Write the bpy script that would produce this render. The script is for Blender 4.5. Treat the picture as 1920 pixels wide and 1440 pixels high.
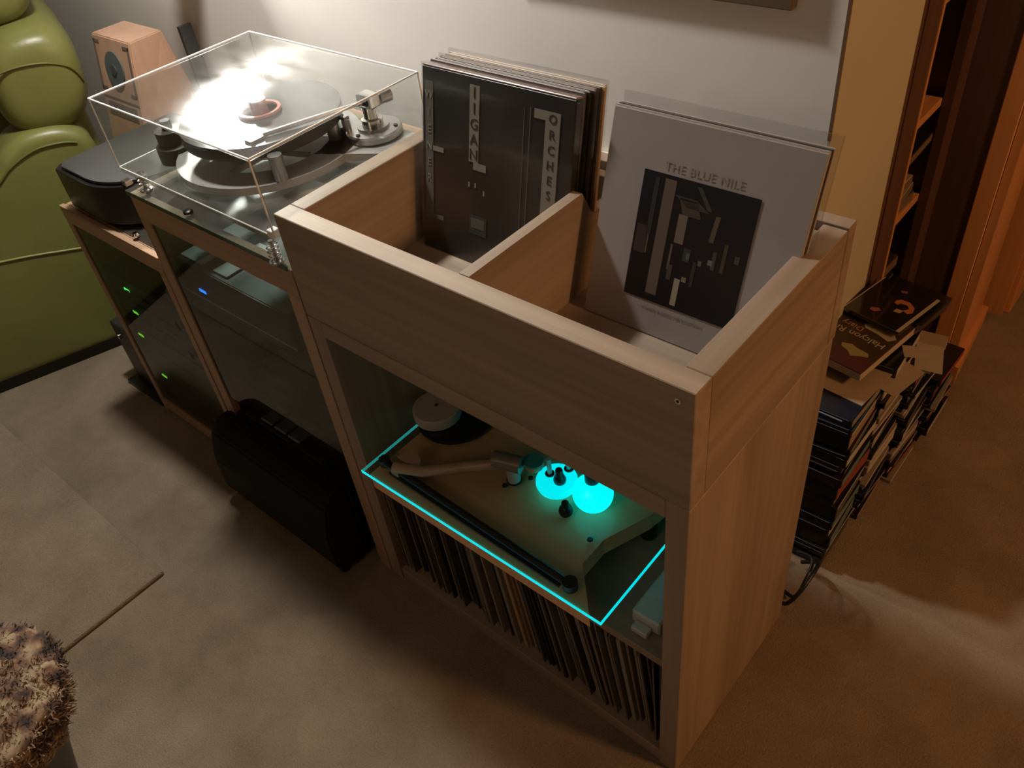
import bpy, bmesh, math, random
from mathutils import Vector, Matrix
random.seed(7)
C = bpy.context.scene.collection
for o in list(bpy.data.objects): bpy.data.objects.remove(o)
PI = math.pi

# ---------------- camera (fitted to the photograph) ----------------
cam_d = bpy.data.cameras.new('camera'); cam = bpy.data.objects.new('camera', cam_d); C.objects.link(cam)
yaw, pitch, roll = -0.7941, 0.7229, -0.1407
fw = Vector((math.sin(yaw)*math.cos(pitch), math.cos(yaw)*math.cos(pitch), -math.sin(pitch)))
r0 = Vector((math.cos(yaw), -math.sin(yaw), 0)); u0 = r0.cross(fw)
rr = r0*math.cos(roll) + u0*math.sin(roll); uu = -r0*math.sin(roll) + u0*math.cos(roll)
M = Matrix(((rr.x, uu.x, -fw.x), (rr.y, uu.y, -fw.y), (rr.z, uu.z, -fw.z))).to_4x4()
M.translation = Vector((0.3278, -0.5982, 1.5772))
cam.matrix_world = M
cam_d.sensor_fit = 'HORIZONTAL'; cam_d.sensor_width = 36; cam_d.lens = 36*1561.4/1920
cam_d.clip_start = 0.02
bpy.context.scene.camera = cam

# ---------------- world, lights, exposure ----------------
vs = bpy.context.scene.view_settings
vs.view_transform = 'Standard'; vs.look = 'None'; vs.gamma = 1; vs.use_curve_mapping = False
vs.exposure = 0.22
w = bpy.data.worlds.new('world'); bpy.context.scene.world = w; w.use_nodes = True
w.node_tree.nodes['Background'].inputs[0].default_value = (0.9, 0.75, 0.6, 1)
w.node_tree.nodes['Background'].inputs[1].default_value = 0.004

def area(name, loc, target, size, power, col, spread=None):
    d = bpy.data.lights.new(name, 'AREA'); d.shape = 'DISK'; d.size = size; d.energy = power; d.color = col
    if spread: d.spread = spread
    o = bpy.data.objects.new(name, d); C.objects.link(o); o.location = loc
    o.rotation_euler = (Vector(target)-Vector(loc)).to_track_quat('-Z', 'Y').to_euler()
    return o
KEY = (-1.38, 0.25, 2.16)
area('key_light', KEY, (-1.2, 0.1, 0), 0.15, 22, (1.0, 0.945, 0.87))
area('warm_light', (2.1, 0.55, 2.1), (0.1, 0.5, 0.2), 0.3, 21, (1.0, 0.47, 0.185))
area('camera_side_fill', (-0.2, -2.4, 2.05), (-0.5, 0.2, 0.4), 0.8, 3.8, (1.0, 0.66, 0.42))  # added warm fill from the camera side, placed to reach the shelf

# ---------------- materials ----------------
def newmat(name):
    m = bpy.data.materials.new(name); m.use_nodes = True
    nt = m.node_tree; b = nt.nodes['Principled BSDF']
    return m, nt, b
def N(nt, t, **k):
    n = nt.nodes.new(t)
    for a, v in k.items(): setattr(n, a, v)
    return n
def mat(name, col, rough=0.5, metal=0, noise=0.0, nscale=30, bump=0.0, bscale=200, spec=0.5, coat=0, emis=None, estr=0):
    m, nt, b = newmat(name)
    b.inputs['Base Color'].default_value = (*col, 1); b.inputs['Roughness'].default_value = rough
    b.inputs['Metallic'].default_value = metal; b.inputs['Specular IOR Level'].default_value = spec
    b.inputs['Coat Weight'].default_value = coat
    if emis: b.inputs['Emission Color'].default_value = (*emis, 1); b.inputs['Emission Strength'].default_value = estr
    tc = N(nt, 'ShaderNodeTexCoord')
    nz = N(nt, 'ShaderNodeTexNoise'); nz.inputs['Scale'].default_value = nscale; nz.inputs['Detail'].default_value = 4
    nt.links.new(tc.outputs['Object'], nz.inputs['Vector'])
    mr = N(nt, 'ShaderNodeMapRange'); mr.inputs[1].default_value = .3; mr.inputs[2].default_value = .7
    a = max(noise, .04)
    mr.inputs[3].default_value = 1-a; mr.inputs[4].default_value = 1+a*.6
    nt.links.new(nz.outputs['Fac'], mr.inputs[0])
    mx = N(nt, 'ShaderNodeVectorMath', operation='SCALE'); mx.inputs[0].default_value = col
    nt.links.new(mr.outputs[0], mx.inputs['Scale']); nt.links.new(mx.outputs[0], b.inputs['Base Color'])
    if bump:
        n2 = N(nt, 'ShaderNodeTexNoise'); n2.inputs['Scale'].default_value = bscale; n2.inputs['Detail'].default_value = 5
        nt.links.new(tc.outputs['Object'], n2.inputs['Vector'])
        bp = N(nt, 'ShaderNodeBump'); bp.inputs['Strength'].default_value = bump; bp.inputs['Distance'].default_value = .004
        nt.links.new(n2.outputs['Fac'], bp.inputs['Height']); nt.links.new(bp.outputs[0], b.inputs['Normal'])
    return m
def wood(name, dark, light, axis, rough=0.5, scale=1.0):
    m, nt, b = newmat(name)
    tc = N(nt, 'ShaderNodeTexCoord'); mp = N(nt, 'ShaderNodeMapping')
    s = [38*scale]*3; s[axis] = 1.6*scale; mp.inputs['Scale'].default_value = s
    nt.links.new(tc.outputs['Object'], mp.inputs['Vector'])
    n1 = N(nt, 'ShaderNodeTexNoise'); n1.inputs['Scale'].default_value = 1; n1.inputs['Detail'].default_value = 7; n1.inputs['Roughness'].default_value = .6
    nt.links.new(mp.outputs[0], n1.inputs['Vector'])
    mp2 = N(nt, 'ShaderNodeMapping'); s2 = [7*scale]*3; s2[axis] = .7*scale; mp2.inputs['Scale'].default_value = s2
    nt.links.new(tc.outputs['Object'], mp2.inputs['Vector'])
    n2 = N(nt, 'ShaderNodeTexNoise'); n2.inputs['Scale'].default_value = 1; n2.inputs['Detail'].default_value = 2
    nt.links.new(mp2.outputs[0], n2.inputs['Vector'])
    ad = N(nt, 'ShaderNodeMath', operation='MULTIPLY_ADD'); ad.inputs[1].default_value = .55
    nt.links.new(n1.outputs['Fac'], ad.inputs[0])
    ml = N(nt, 'ShaderNodeMath', operation='MULTIPLY'); ml.inputs[1].default_value = .45
    nt.links.new(n2.outputs['Fac'], ml.inputs[0]); nt.links.new(ml.outputs[0], ad.inputs[2])
    cr = N(nt, 'ShaderNodeValToRGB'); cr.color_ramp.elements[0].position = .36; cr.color_ramp.elements[1].position = .62
    cr.color_ramp.elements[0].color = (*dark, 1); cr.color_ramp.elements[1].color = (*light, 1)
    nt.links.new(ad.outputs[0], cr.inputs[0]); nt.links.new(cr.outputs[0], b.inputs['Base Color'])
    b.inputs['Roughness'].default_value = rough
    bp = N(nt, 'ShaderNodeBump'); bp.inputs['Strength'].default_value = .12; bp.inputs['Distance'].default_value = .001
    nt.links.new(n1.outputs['Fac'], bp.inputs['Height']); nt.links.new(bp.outputs[0], b.inputs['Normal'])
    return m
def clear(name, tint=(1, 1, 1), rough=0.03, haze=0.05, hazerough=.3, ior=1.45, scuff=0.0, hcol=(.9, .9, .88), aniso=0, arot=0.03):
    """clear sheet: see-through, mirror reflection by fresnel, a little scuffed haze on the surface"""
    m, nt, b = newmat(name); nt.nodes.remove(b); out = nt.nodes['Material Output']
    tr = N(nt, 'ShaderNodeBsdfTransparent'); tr.inputs[0].default_value = (*tint, 1)
    gl = N(nt, 'ShaderNodeBsdfGlossy'); gl.inputs['Roughness'].default_value = rough
    hz = N(nt, 'ShaderNodeBsdfGlossy'); hz.inputs['Roughness'].default_value = hazerough; hz.inputs[0].default_value = (*hcol, 1)
    if aniso:
        hz.inputs['Anisotropy'].default_value = aniso; cx = N(nt, 'ShaderNodeCombineXYZ'); cx.inputs[0].default_value = -.866; cx.inputs[1].default_value = .5
        nt.links.new(cx.outputs[0], hz.inputs['Tangent']); hz.inputs['Rotation'].default_value = arot
    fr = N(nt, 'ShaderNodeFresnel'); fr.inputs[0].default_value = ior
    m1 = N(nt, 'ShaderNodeMixShader'); m2 = N(nt, 'ShaderNodeMixShader')
    ge = N(nt, 'ShaderNodeNewGeometry'); ms = N(nt, 'ShaderNodeMath', operation='SUBTRACT'); ms.inputs[0].default_value = 1
    nt.links.new(ge.outputs['Backfacing'], ms.inputs[1])
    mu = N(nt, 'ShaderNodeMath', operation='MULTIPLY'); nt.links.new(fr.outputs[0], mu.inputs[0]); nt.links.new(ms.outputs[0], mu.inputs[1])
    nt.links.new(mu.outputs[0], m1.inputs[0]); nt.links.new(tr.outputs[0], m1.inputs[1]); nt.links.new(gl.outputs[0], m1.inputs[2])
    if scuff:
        tc = N(nt, 'ShaderNodeTexCoord'); mp = N(nt, 'ShaderNodeMapping'); mp.inputs['Rotation'].default_value = (0, 0, .9); mp.inputs['Scale'].default_value = (5, 16, 5)
        nz = N(nt, 'ShaderNodeTexNoise'); nz.inputs['Scale'].default_value = 1.5; nz.inputs['Detail'].default_value = 7
        nt.links.new(tc.outputs['Object'], mp.inputs[0]); nt.links.new(mp.outputs[0], nz.inputs['Vector'])
        mr = N(nt, 'ShaderNodeMapRange'); mr.inputs[1].default_value = .35; mr.inputs[2].default_value = .7
        mr.inputs[3].default_value = haze*.5; mr.inputs[4].default_value = haze + scuff
        nt.links.new(nz.outputs['Fac'], mr.inputs[0]); nt.links.new(mr.outputs[0], m2.inputs[0])
    else: m2.inputs[0].default_value = haze
    m3 = N(nt, 'ShaderNodeMath', operation='MULTIPLY'); nt.links.new(ms.outputs[0], m3.inputs[1])
    if scuff: nt.links.new(mr.outputs[0], m3.inputs[0])
    else: m3.inputs[0].default_value = haze
    nt.links.new(m3.outputs[0], m2.inputs[0])
    nt.links.new(m1.outputs[0], m2.inputs[1]); nt.links.new(hz.outputs[0], m2.inputs[2])
    nt.links.new(m2.outputs[0], out.inputs['Surface'])
    return m

OAK = [wood('oak_%d' % a, (.255, .190, .133), (.40, .310, .228), a, .48) for a in range(3)]
BEECH = [wood('beech_%d' % a, (.33, .205, .125), (.44, .29, .19), a, .45) for a in range(3)]
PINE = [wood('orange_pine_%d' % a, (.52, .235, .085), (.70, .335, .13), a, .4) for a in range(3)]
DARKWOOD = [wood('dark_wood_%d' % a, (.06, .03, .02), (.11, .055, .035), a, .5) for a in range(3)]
SPKWOOD = [wood('speaker_wood_%d' % a, (.46, .28, .19), (.56, .36, .25), a, .5) for a in range(3)]
BOARD = wood('reflected_wood_tan', (.74, .40, .19), (.88, .54, .29), 0, .45)
BLACK = mat('black_plastic', (.012, .012, .013), .35)
BLACKM = mat('black_satin', (.022, .022, .022), .45, noise=.15)
GREYTOP = mat('charcoal_lid', (.05, .05, .052), .42)
CHROME = mat('chrome', (.75, .74, .72), .12, 1)
ALU = mat('brushed_aluminium', (.50, .49, .48), .3, 1, noise=.08)
GREYALU = mat('grey_chassis', (.42, .41, .40), .42, .75)
WALLM = mat('wall_paint', (.84, .81, .76), .9, noise=.03, nscale=3, bump=.03, bscale=50)
CREAM = mat('cream_paint', (.48, .47, .34), .9, noise=.04, nscale=4, bump=.03, bscale=50)
WHITEP = mat('white_trim_paint', (.68, .64, .58), .5)
CEIL = mat('ceiling_paint', (.42, .38, .32), .9)
DIMW = mat('far_wall_paint', (.30, .25, .19), .9)
ACR = clear('dust_cover_acrylic', (.97, .98, .975), .02, .022, .22, 1.49, .05, aniso=.72)
ACRS = clear('dust_cover_side_acrylic', (.97, .98, .975), .02, .02, .3, 1.49, .05)
EDGE = mat('acrylic_edge_highlight', (.82, .84, .82), .25, spec=.8)
GLASS = clear('sheet_glass', (.86, .90, .88), .02, .22, .25, 1.5, .10)
GLASSD = clear('smoked_door_glass', (.62, .70, .68), .03, .02, .3, 1.4)
GLASSG = mat('green_glass_edge', (.03, .055, .045), .15)
PLASTIC = clear('plastic_sleeve', (.93, .93, .93), .08, .05, .25, 1.4, .06)
CASEC = clear('jewel_case_clear', (.75, .75, .74), .05, .08, .2, 1.5)
LEATHER = mat('green_leather', (.185, .195, .055), .36, noise=.12, nscale=5, bump=.10, bscale=90)
LEATHERD = mat('green_piping', (.11, .12, .02), .45)
CYAN = mat('cyan_glow', (0, .4, .4), .3, emis=(0.0, 0.95, 1.0), estr=.86)
CYANE = mat('cyan_edge_glow', (0, .4, .4), .3, emis=(0.0, 0.90, .98), estr=.70)
GREENLED = mat('green_led', (0, .2, 0), .3, emis=(.10, .9, .12), estr=2.6)
YGLED = mat('yellow_green_led', (0, .2, 0), .3, emis=(.25, .8, .04), estr=1.5)
BLUELED = mat('blue_led', (0, 0, .2), .3, emis=(.02, .18, 1), estr=3)
REDLED = mat('red_led', (.2, 0, 0), .3, emis=(1, .02, .10), estr=1.2)
def carpet(name, a, b2):
    m, nt, b = newmat(name); tc = N(nt, 'ShaderNodeTexCoord')
    n1 = N(nt, 'ShaderNodeTexNoise'); n1.inputs['Scale'].default_value = 5.5; n1.inputs['Detail'].default_value = 6; n1.inputs['Roughness'].default_value = .6
    n2 = N(nt, 'ShaderNodeTexNoise'); n2.inputs['Scale'].default_value = 260; n2.inputs['Detail'].default_value = 3
    for n in (n1, n2): nt.links.new(tc.outputs['Object'], n.inputs['Vector'])
    ad = N(nt, 'ShaderNodeMath', operation='MULTIPLY_ADD'); ad.inputs[1].default_value = .38
    mu = N(nt, 'ShaderNodeMath', operation='MULTIPLY'); mu.inputs[1].default_value = .62
    nt.links.new(n2.outputs['Fac'], ad.inputs[0]); nt.links.new(n1.outputs['Fac'], mu.inputs[0]); nt.links.new(mu.outputs[0], ad.inputs[2])
    cr = N(nt, 'ShaderNodeValToRGB'); cr.color_ramp.elements[0].position = .3; cr.color_ramp.elements[1].position = .7
    cr.color_ramp.elements[0].color = (*a, 1); cr.color_ramp.elements[1].color = (*b2, 1)
    nt.links.new(ad.outputs[0], cr.inputs[0]); nt.links.new(cr.outputs[0], b.inputs['Base Color'])
    b.inputs['Roughness'].default_value = 1; b.inputs['Specular IOR Level'].default_value = .1
    b.inputs['Sheen Weight'].default_value = .15
    bp = N(nt, 'ShaderNodeBump'); bp.inputs['Strength'].default_value = .5; bp.inputs['Distance'].default_value = .006
    nt.links.new(n2.outputs['Fac'], bp.inputs['Height']); nt.links.new(bp.outputs[0], b.inputs['Normal'])
    return m
CARPET = carpet('beige_carpet', (.150, .112, .074), (.315, .25, .173))
MATT = carpet('beige_mat', (.160, .120, .080), (.325, .258, .179))
_flat = {}
def flat(col, rough=.6):
    k = (tuple(round(c, 3) for c in col), rough)
    if k not in _flat: _flat[k] = mat('print_%d' % len(_flat), col, rough)
    return _flat[k]

# ---------------- geometry helpers ----------------
def wloc(p):
    v = Vector((0, 0, 0))
    while p is not None: v += p.location; p = p.parent
    return v
def link(name, bm, m, parent=None, world=True, smooth=False, origin=None):
    """one mesh object; coordinates are world ones unless world=False"""
    bmesh.ops.recalc_face_normals(bm, faces=bm.faces)
    me = bpy.data.meshes.new(name)
    off = Vector((0, 0, 0))
    if parent is not None:
        if world: off = wloc(parent)
    elif origin is not None: off = Vector(origin)
    elif bm.verts:
        xs = [v.co for v in bm.verts]
        off = Vector(((min(v.x for v in xs)+max(v.x for v in xs))/2, (min(v.y for v in xs)+max(v.y for v in xs))/2, min(v.z for v in xs)))
    if off.length > 0: bmesh.ops.translate(bm, verts=bm.verts, vec=-off)
    if smooth:
        for f in bm.faces: f.smooth = True
    bm.to_mesh(me); bm.free()
    if isinstance(m, (list, tuple)):
        for q in m: me.materials.append(q)
    else: me.materials.append(m)
    o = bpy.data.objects.new(name, me); C.objects.link(o)
    if parent is not None: o.parent = parent
    else: o.location = off
    return o
def add_box(bm, lo, hi, bev=0.0, seg=1, rz=0, mi=0):
    lo = Vector(lo); hi = Vector(hi); c = (lo+hi)/2; s = hi-lo
    r = bmesh.ops.create_cube(bm, size=1.0)
    vs_ = r['verts']
    bmesh.ops.scale(bm, verts=vs_, vec=s)
    fs = set(f for v in vs_ for f in v.link_faces)
    if bev > 0:
        es = set(e for v in vs_ for e in v.link_edges)
        rb = bmesh.ops.bevel(bm, geom=list(es), offset=bev, segments=seg, affect='EDGES', profile=.5)
        allv = set(v for f in rb['faces'] for v in f.verts); allv |= set(v for v in vs_ if v.is_valid)
        vs_ = list(allv); fs = set(f for v in vs_ for f in v.link_faces)
    if rz: bmesh.ops.rotate(bm, verts=vs_, cent=(0, 0, 0), matrix=Matrix.Rotation(rz, 3, 'Z'))
    bmesh.ops.translate(bm, verts=vs_, vec=c)
    for f in fs: f.material_index = mi
    return vs_
def box(name, lo, hi, m, parent=None, bev=0.0, seg=1, world=True, rz=0, **k):
    bm = bmesh.new(); add_box(bm, lo, hi, bev, seg, rz)
    return link(name, bm, m, parent, world, **k)
def add_cyl(bm, p0, p1, r, r2=None, n=24):
    p0 = Vector(p0); p1 = Vector(p1); d = p1-p0
    rr_ = bmesh.ops.create_cone(bm, cap_ends=True, segments=n, radius1=r, radius2=r if r2 is None else r2, depth=d.length)
    q = d.to_track_quat('Z', 'Y').to_matrix().to_4x4(); q.translation = (p0+p1)/2
    bmesh.ops.transform(bm, matrix=q, verts=rr_['verts'])
    return rr_['verts']
def cyl(name, p0, p1, r, m, parent=None, r2=None, n=24, world=True, smooth=False):
    bm = bmesh.new(); add_cyl(bm, p0, p1, r, r2, n)
    return shade(link(name, bm, m, parent, world))
def shade(o, ang=.6):
    me = o.data
    for p in me.polygons: p.use_smooth = True
    bm = bmesh.new(); bm.from_mesh(me)
    for e in bm.edges:
        if len(e.link_faces) == 2 and e.calc_face_angle(0) > ang: e.smooth = False
    bm.to_mesh(me); bm.free()
    return o
def lathe(name, prof, c, m, parent=None, n=32, world=True):
    """prof: list of (r, z); around vertical axis through c"""
    bm = bmesh.new(); rings = []
    for r, z in prof:
        rings.append([bm.verts.new((c[0]+r*math.cos(2*PI*i/n), c[1]+r*math.sin(2*PI*i/n), c[2]+z)) for i in range(n)] if r > 1e-6 else [bm.verts.new((c[0], c[1], c[2]+z))])
    for a, b in zip(rings, rings[1:]):
        for i in range(n):
            j = (i+1) % n
            if len(a) == 1 and len(b) == 1: continue
            if len(a) == 1: bm.faces.new((a[0], b[i], b[j]))
            elif len(b) == 1: bm.faces.new((a[i], a[j], b[0]))
            else: bm.faces.new((a[i], a[j], b[j], b[i]))
    for rg in (rings[0], rings[-1]):
        if len(rg) > 1: bm.faces.new(rg)
    return shade(link(name, bm, m, parent, world))
def tube(name, pts, r, m, parent=None, n=8, world=True, res=1):
    """smooth tube through points"""
    P = [Vector(p) for p in pts]
    if res > 1:
        Q = []
        for i in range(len(P)-1):
            a, b, c_, d = P[max(i-1, 0)], P[i], P[i+1], P[min(i+2, len(P)-1)]
            for k in range(res):
                t = k/res
                Q.append(.5*((2*b)+(-a+c_)*t+(2*a-5*b+4*c_-d)*t*t+(-a+3*b-3*c_+d)*t**3))
        Q.append(P[-1]); P = Q
    bm = bmesh.new(); rings = []
    for i, p in enumerate(P):
        t = (P[min(i+1, len(P)-1)]-P[max(i-1, 0)]).normalized()
        a = t.orthogonal().normalized() if i == 0 else (a-t*a.dot(t)).normalized()
        b = t.cross(a)
        rings.append([bm.verts.new(p+(a*math.cos(2*PI*k/n)+b*math.sin(2*PI*k/n))*r) for k in range(n)])
    for A, B in zip(rings, rings[1:]):
        for k in range(n): bm.faces.new((A[k], A[(k+1) % n], B[(k+1) % n], B[k]))
    bm.faces.new(rings[0]); bm.faces.new(rings[-1])
    return shade(link(name, bm, m, parent, world), 1.2)
def prism(name, pts, vec, m, parent=None, world=True, bev=0, seg=2):
    bm = bmesh.new(); vec = Vector(vec)
    a = [bm.verts.new(p) for p in pts]; b = [bm.verts.new(Vector(p)+vec) for p in pts]
    bm.faces.new(a); bm.faces.new(b)
    for i in range(len(a)):
        j = (i+1) % len(a); bm.faces.new((a[i], a[j], b[j], b[i]))
    if bev: bmesh.ops.bevel(bm, geom=list(bm.edges), offset=bev, segments=seg, affect='EDGES', profile=.5)
    return link(name, bm, m, parent, world)
def thing(name, label, cat, loc, rot=(0, 0, 0), group=None):
    o = bpy.data.objects.new(name, None); C.objects.link(o); o.empty_display_size = .05
    o.location = loc; o.rotation_euler = rot
    o['label'] = label; o['category'] = cat
    if group: o['group'] = group
    return o
def tag(o, label, cat, group=None):
    o['label'] = label; o['category'] = cat
    if group: o['group'] = group
    return o
def struct(o): o['kind'] = 'structure'; return o
def text(name, s, size, mtx, m, parent, thick=.0003, spacing=1.0, sx=1.0):
    cu = bpy.data.curves.new('t', 'FONT'); cu.body = s; cu.size = size; cu.extrude = thick; cu.align_x = 'CENTER'; cu.align_y = 'CENTER'
    cu.space_character = spacing; cu.resolution_u = 2
    to = bpy.data.objects.new('t', cu); C.objects.link(to)
    dg = bpy.context.evaluated_depsgraph_get(); dg.update()
    me = bpy.data.meshes.new_from_object(to.evaluated_get(dg)); bpy.data.objects.remove(to)
    me.transform(mtx @ Matrix.Diagonal((sx, 1, 1, 1)))
    me.name = name; me.materials.clear(); me.materials.append(m)
    o = bpy.data.objects.new(name, me); C.objects.link(o); o.parent = parent
    return o

# ================= SETTING =================
WY = .59; RX = -.12
struct(box('floor', (-4.2, -3.2, -.05), (2.6, 3.4, 0), CARPET))
struct(box('ceiling', (-4.2, -3.2, 2.42), (2.6, 3.4, 2.48), CEIL))
struct(box('wall_back', (-4.2, WY, 0), (RX-.004, WY+.1, 2.42), WALLM))
struct(box('wall_return', (RX-.0038, WY, 0), (RX, .91, 2.42), CREAM))
struct(box('trim_1', (RX-.0042, WY-.002, .96), (RX+.0006, WY+.002, 2.42), mat('wallpaper_edge', (.16, .10, .05), .9)))
struct(box('wall_left', (-4.3, -3.2, 0), (-4.2, 3.4, 2.42), DIMW))
struct(box('wall_front', (-4.2, -3.3, 0), (2.6, -3.2, 2.42), DIMW))
struct(box('wall_right', (2.6, -3.2, 0), (2.7, 3.4, 2.42), DIMW))
struct(box('wall_hall', (-4.2, 3.4, 0), (2.6, 3.5, 2.42), DIMW))
struct(box('trim_2', (-.95, WY-.018, .70), (RX-.012, WY, .845), WHITEP, bev=.006, seg=2))
struct(box('baseboard_back', (-4.2, WY-.016, 0), (RX-.012, WY, .13), WHITEP, bev=.003))
# mat on the carpet, front left
tag(box('floor_mat', (-2.35, -1.5, 0.0), (-1.209, -.335, .014), MATT, bev=.006, seg=2), 'large beige mat with bound edge lying on the carpet, bottom left', 'mat')

# ================= RECORD CABINET =================
W, H, hb, D, D2 = .76, .9476, .2001, .387, .408
ZC = H-hb
T = .035
cab = thing('record_cabinet', 'light oak open-fronted record cabinet under the record browser crate', 'cabinet', (-W/2, D2/2, 0))
box('side_panel', (-T, 0, 0), (0, D2, ZC), OAK[2], cab, .0012)
box('side_panel', (-W, 0, 0), (-W+T, D2, ZC), OAK[2], cab, .0012)
box('top_panel', (-W+T, 0, ZC-.036), (-T, D2-.012, ZC-.0005), OAK[0], cab, .0012)
box('shelf', (-W+T, .002, .335), (-T, D2-.012, .353), OAK[0], cab, .001)
box('bottom_panel', (-W+T, .004, .0), (-T, D2-.012, .036), OAK[0], cab, .001)
box('back_panel', (-W+T, D2-.011, .0), (-T, D2, ZC), OAK[2], cab)
# browser crate on top
cr = thing('record_crate', 'light oak record browser crate with two bays on top of the record cabinet', 'crate', (-W/2, D/2, ZC))
z0 = ZC+.001
box('front_panel', (-W+.0, 0, z0), (0, T, H), OAK[0], cr, .0012)
box('side_panel', (-T, T+.0003, z0), (0, D, H), OAK[1], cr, .0012)
box('side_panel', (-W, T+.0003, z0), (-W+T, D, H), OAK[1], cr, .0012)
box('back_panel', (-W+T, D-.018, z0), (-T, D, H-.012), OAK[0], cr, .001)
box('floor_panel', (-W+T, T, z0), (-T, D-.018, .775), OAK[0], cr)
prism('divider', [(-.3885, T+.0005, .7755), (-.3885, D-.0185, .7755), (-.3885, D-.0185, .90), (-.3885, .315, .90), (-.3885, .292, H), (-.3885, T+.0005, H)], (.018, 0, 0), OAK[1], cr)
sc = cyl('screw', (-.022, .001, .9275), (-.022, -.0015, .9275), .0042, CHROME, cr, n=14)
cyl('socket', (-.022, -.0014, .9275), (-.022, -.0019, .9275), .002, BLACK, sc, n=6)
# board standing behind the crate on the cabinet
tag(box('back_board', (-W+.02, D+.003, ZC+.001), (0, D2+.006, H+.002), OAK[1], bev=.001), 'narrow oak board standing upright behind the record crate', 'board')

# ---- records ----
def lp_root(name, label, x0, yb, zb, lean, t, group=None, w_=.315, rz=0):
    """leaning sleeve: local x across, local z up the sleeve, local y thickness (front face at y=0)"""
    return thing(name, label, 'record', (x0, yb, zb), (-lean, 0, rz), group)
def sleeve(root, col, t, edge=None, w_=.315, h_=.315, plastic=True):
    box('sleeve', (0, 0, 0), (w_, t, h_), flat(col, .45), root, .0006, world=False)
    box('record_edge', (.004, t*.3, h_-.0005), (w_-.004, t*.7, h_+.0006), flat(edge or (.55, .5, .45)), root, world=False)
    if plastic: box('plastic_sleeve', (-.002, -.0008, -.001), (w_+.003, t+.0008, h_+.006), PLASTIC, root, world=False)
# left bay: front one is the dark boxed album with three vertical white bands of lettering
lean = math.atan2(.070, .300)
yb, zb = .243, .7765
R1 = lp_root('record_box_set', 'thick dark boxed album with vertical white lettering bands, front of left crate bay', -.7035, yb, zb, lean, .018)
box('box', (0, 0, 0), (.315, .016, .312), flat((.018, .019, .019), .4), R1, .001, world=False)
box('wrap_edge', (0, 0, .3125), (.315, .016, .3155), flat((.30, .22, .19), .3), R1, .001, world=False)
box('plastic_sleeve', (-.002, -.0010, -.001), (.318, .017, .3175), PLASTIC, R1, world=False)
LB = flat((.20, .185, .15)); LBD = flat((.035, .033, .03)); LBK = flat((.10, .10, .09))
def fl(name, x0, z0_, x1, z1_, m, parent, y=-.0008):
    return box(name, (x0, y-.0004, z0_), (x1, y, z1_), m, parent, world=False)
FA = Matrix(((1, 0, 0, 0), (0, 0, -1, 0), (0, 1, 0, 0), (0, 0, 0, 1)))   # text plane -> front face
def vtext(s, x, ztop, step, size, m, parent, y=-.0016, sx=1.0):
    for i, ch in enumerate(s):
        if ch != ' ': text('letter', ch, size, Matrix.Translation((x, y, ztop-step*i)) @ FA, m, parent, sx=sx)
fl('lettering_band', .262, .060, .290, .288, LB, R1)
fl('lettering_band', .240, .274, .262, .288, LB, R1)
fl('lettering_band', .232, .02, .2335, .288, LBK, R1); fl('lettering_band', .220, .02, .2212, .285, LBK, R1)
fl('lettering_band', .108, .178, .129, .300, LB, R1); fl('lettering_band', .118, .166, .146, .178, LB, R1)
fl('lettering_band', .008, .055, .026, .290, LBK, R1); fl('lettering_band', .026, .178, .050, .186, LB, R1); fl('lettering_band', .026, .058, .050, .066, LBK, R1)
vtext('ORCHES', .276, .2775, .0232, .020, LBD, R1)
vtext('IIGAN', .1185, .288, .0245, .025, LBD, R1)
vtext('WIENER', .017, .268, .028, .019, LB, R1)
# dim picture of lit window low on the cover
fl('cover_picture', .112, .055, .150, .088, flat((.03, .035, .034)), R1)
fl('cover_picture', .116, .066, .146, .083, flat((.085, .08, .065)), R1, -.0012)
for q in ((.108, .135), (.122, .136), (.141, .127)): fl('light_spot', q[0], q[1], q[0]+.003, q[1]+.008, flat((.22, .24, .25)), R1)
cols = [((.10, .07, .065), .005, 'brown'), ((.02, .018, .018), .006, 'black'), ((.05, .03, .028), .004, 'dark maroon'), ((.28, .18, .10), .005, 'tan'),
        ((.04, .025, .022), .004, 'near-black brown'), ((.45, .30, .17), .005, 'orange-tan'), ((.55, .48, .38), .005, 'cream')]
y = yb+.0195
for i, (cc, t, nm) in enumerate(cols):
    r = lp_root('record', '%s record sleeve %s in the left crate bay' % (nm, 'just behind the dark boxed album' if i == 0 else ('at the very back of the stack' if i == 6 else 'inside the stack')), -.7035+.003*(i % 3)+.002*i, y, zb, lean-.004*i, t, 'records in the left crate bay')
    sleeve(r, cc, t, plastic=(i in (2, 6))); y += t+.0012+.0008
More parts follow.
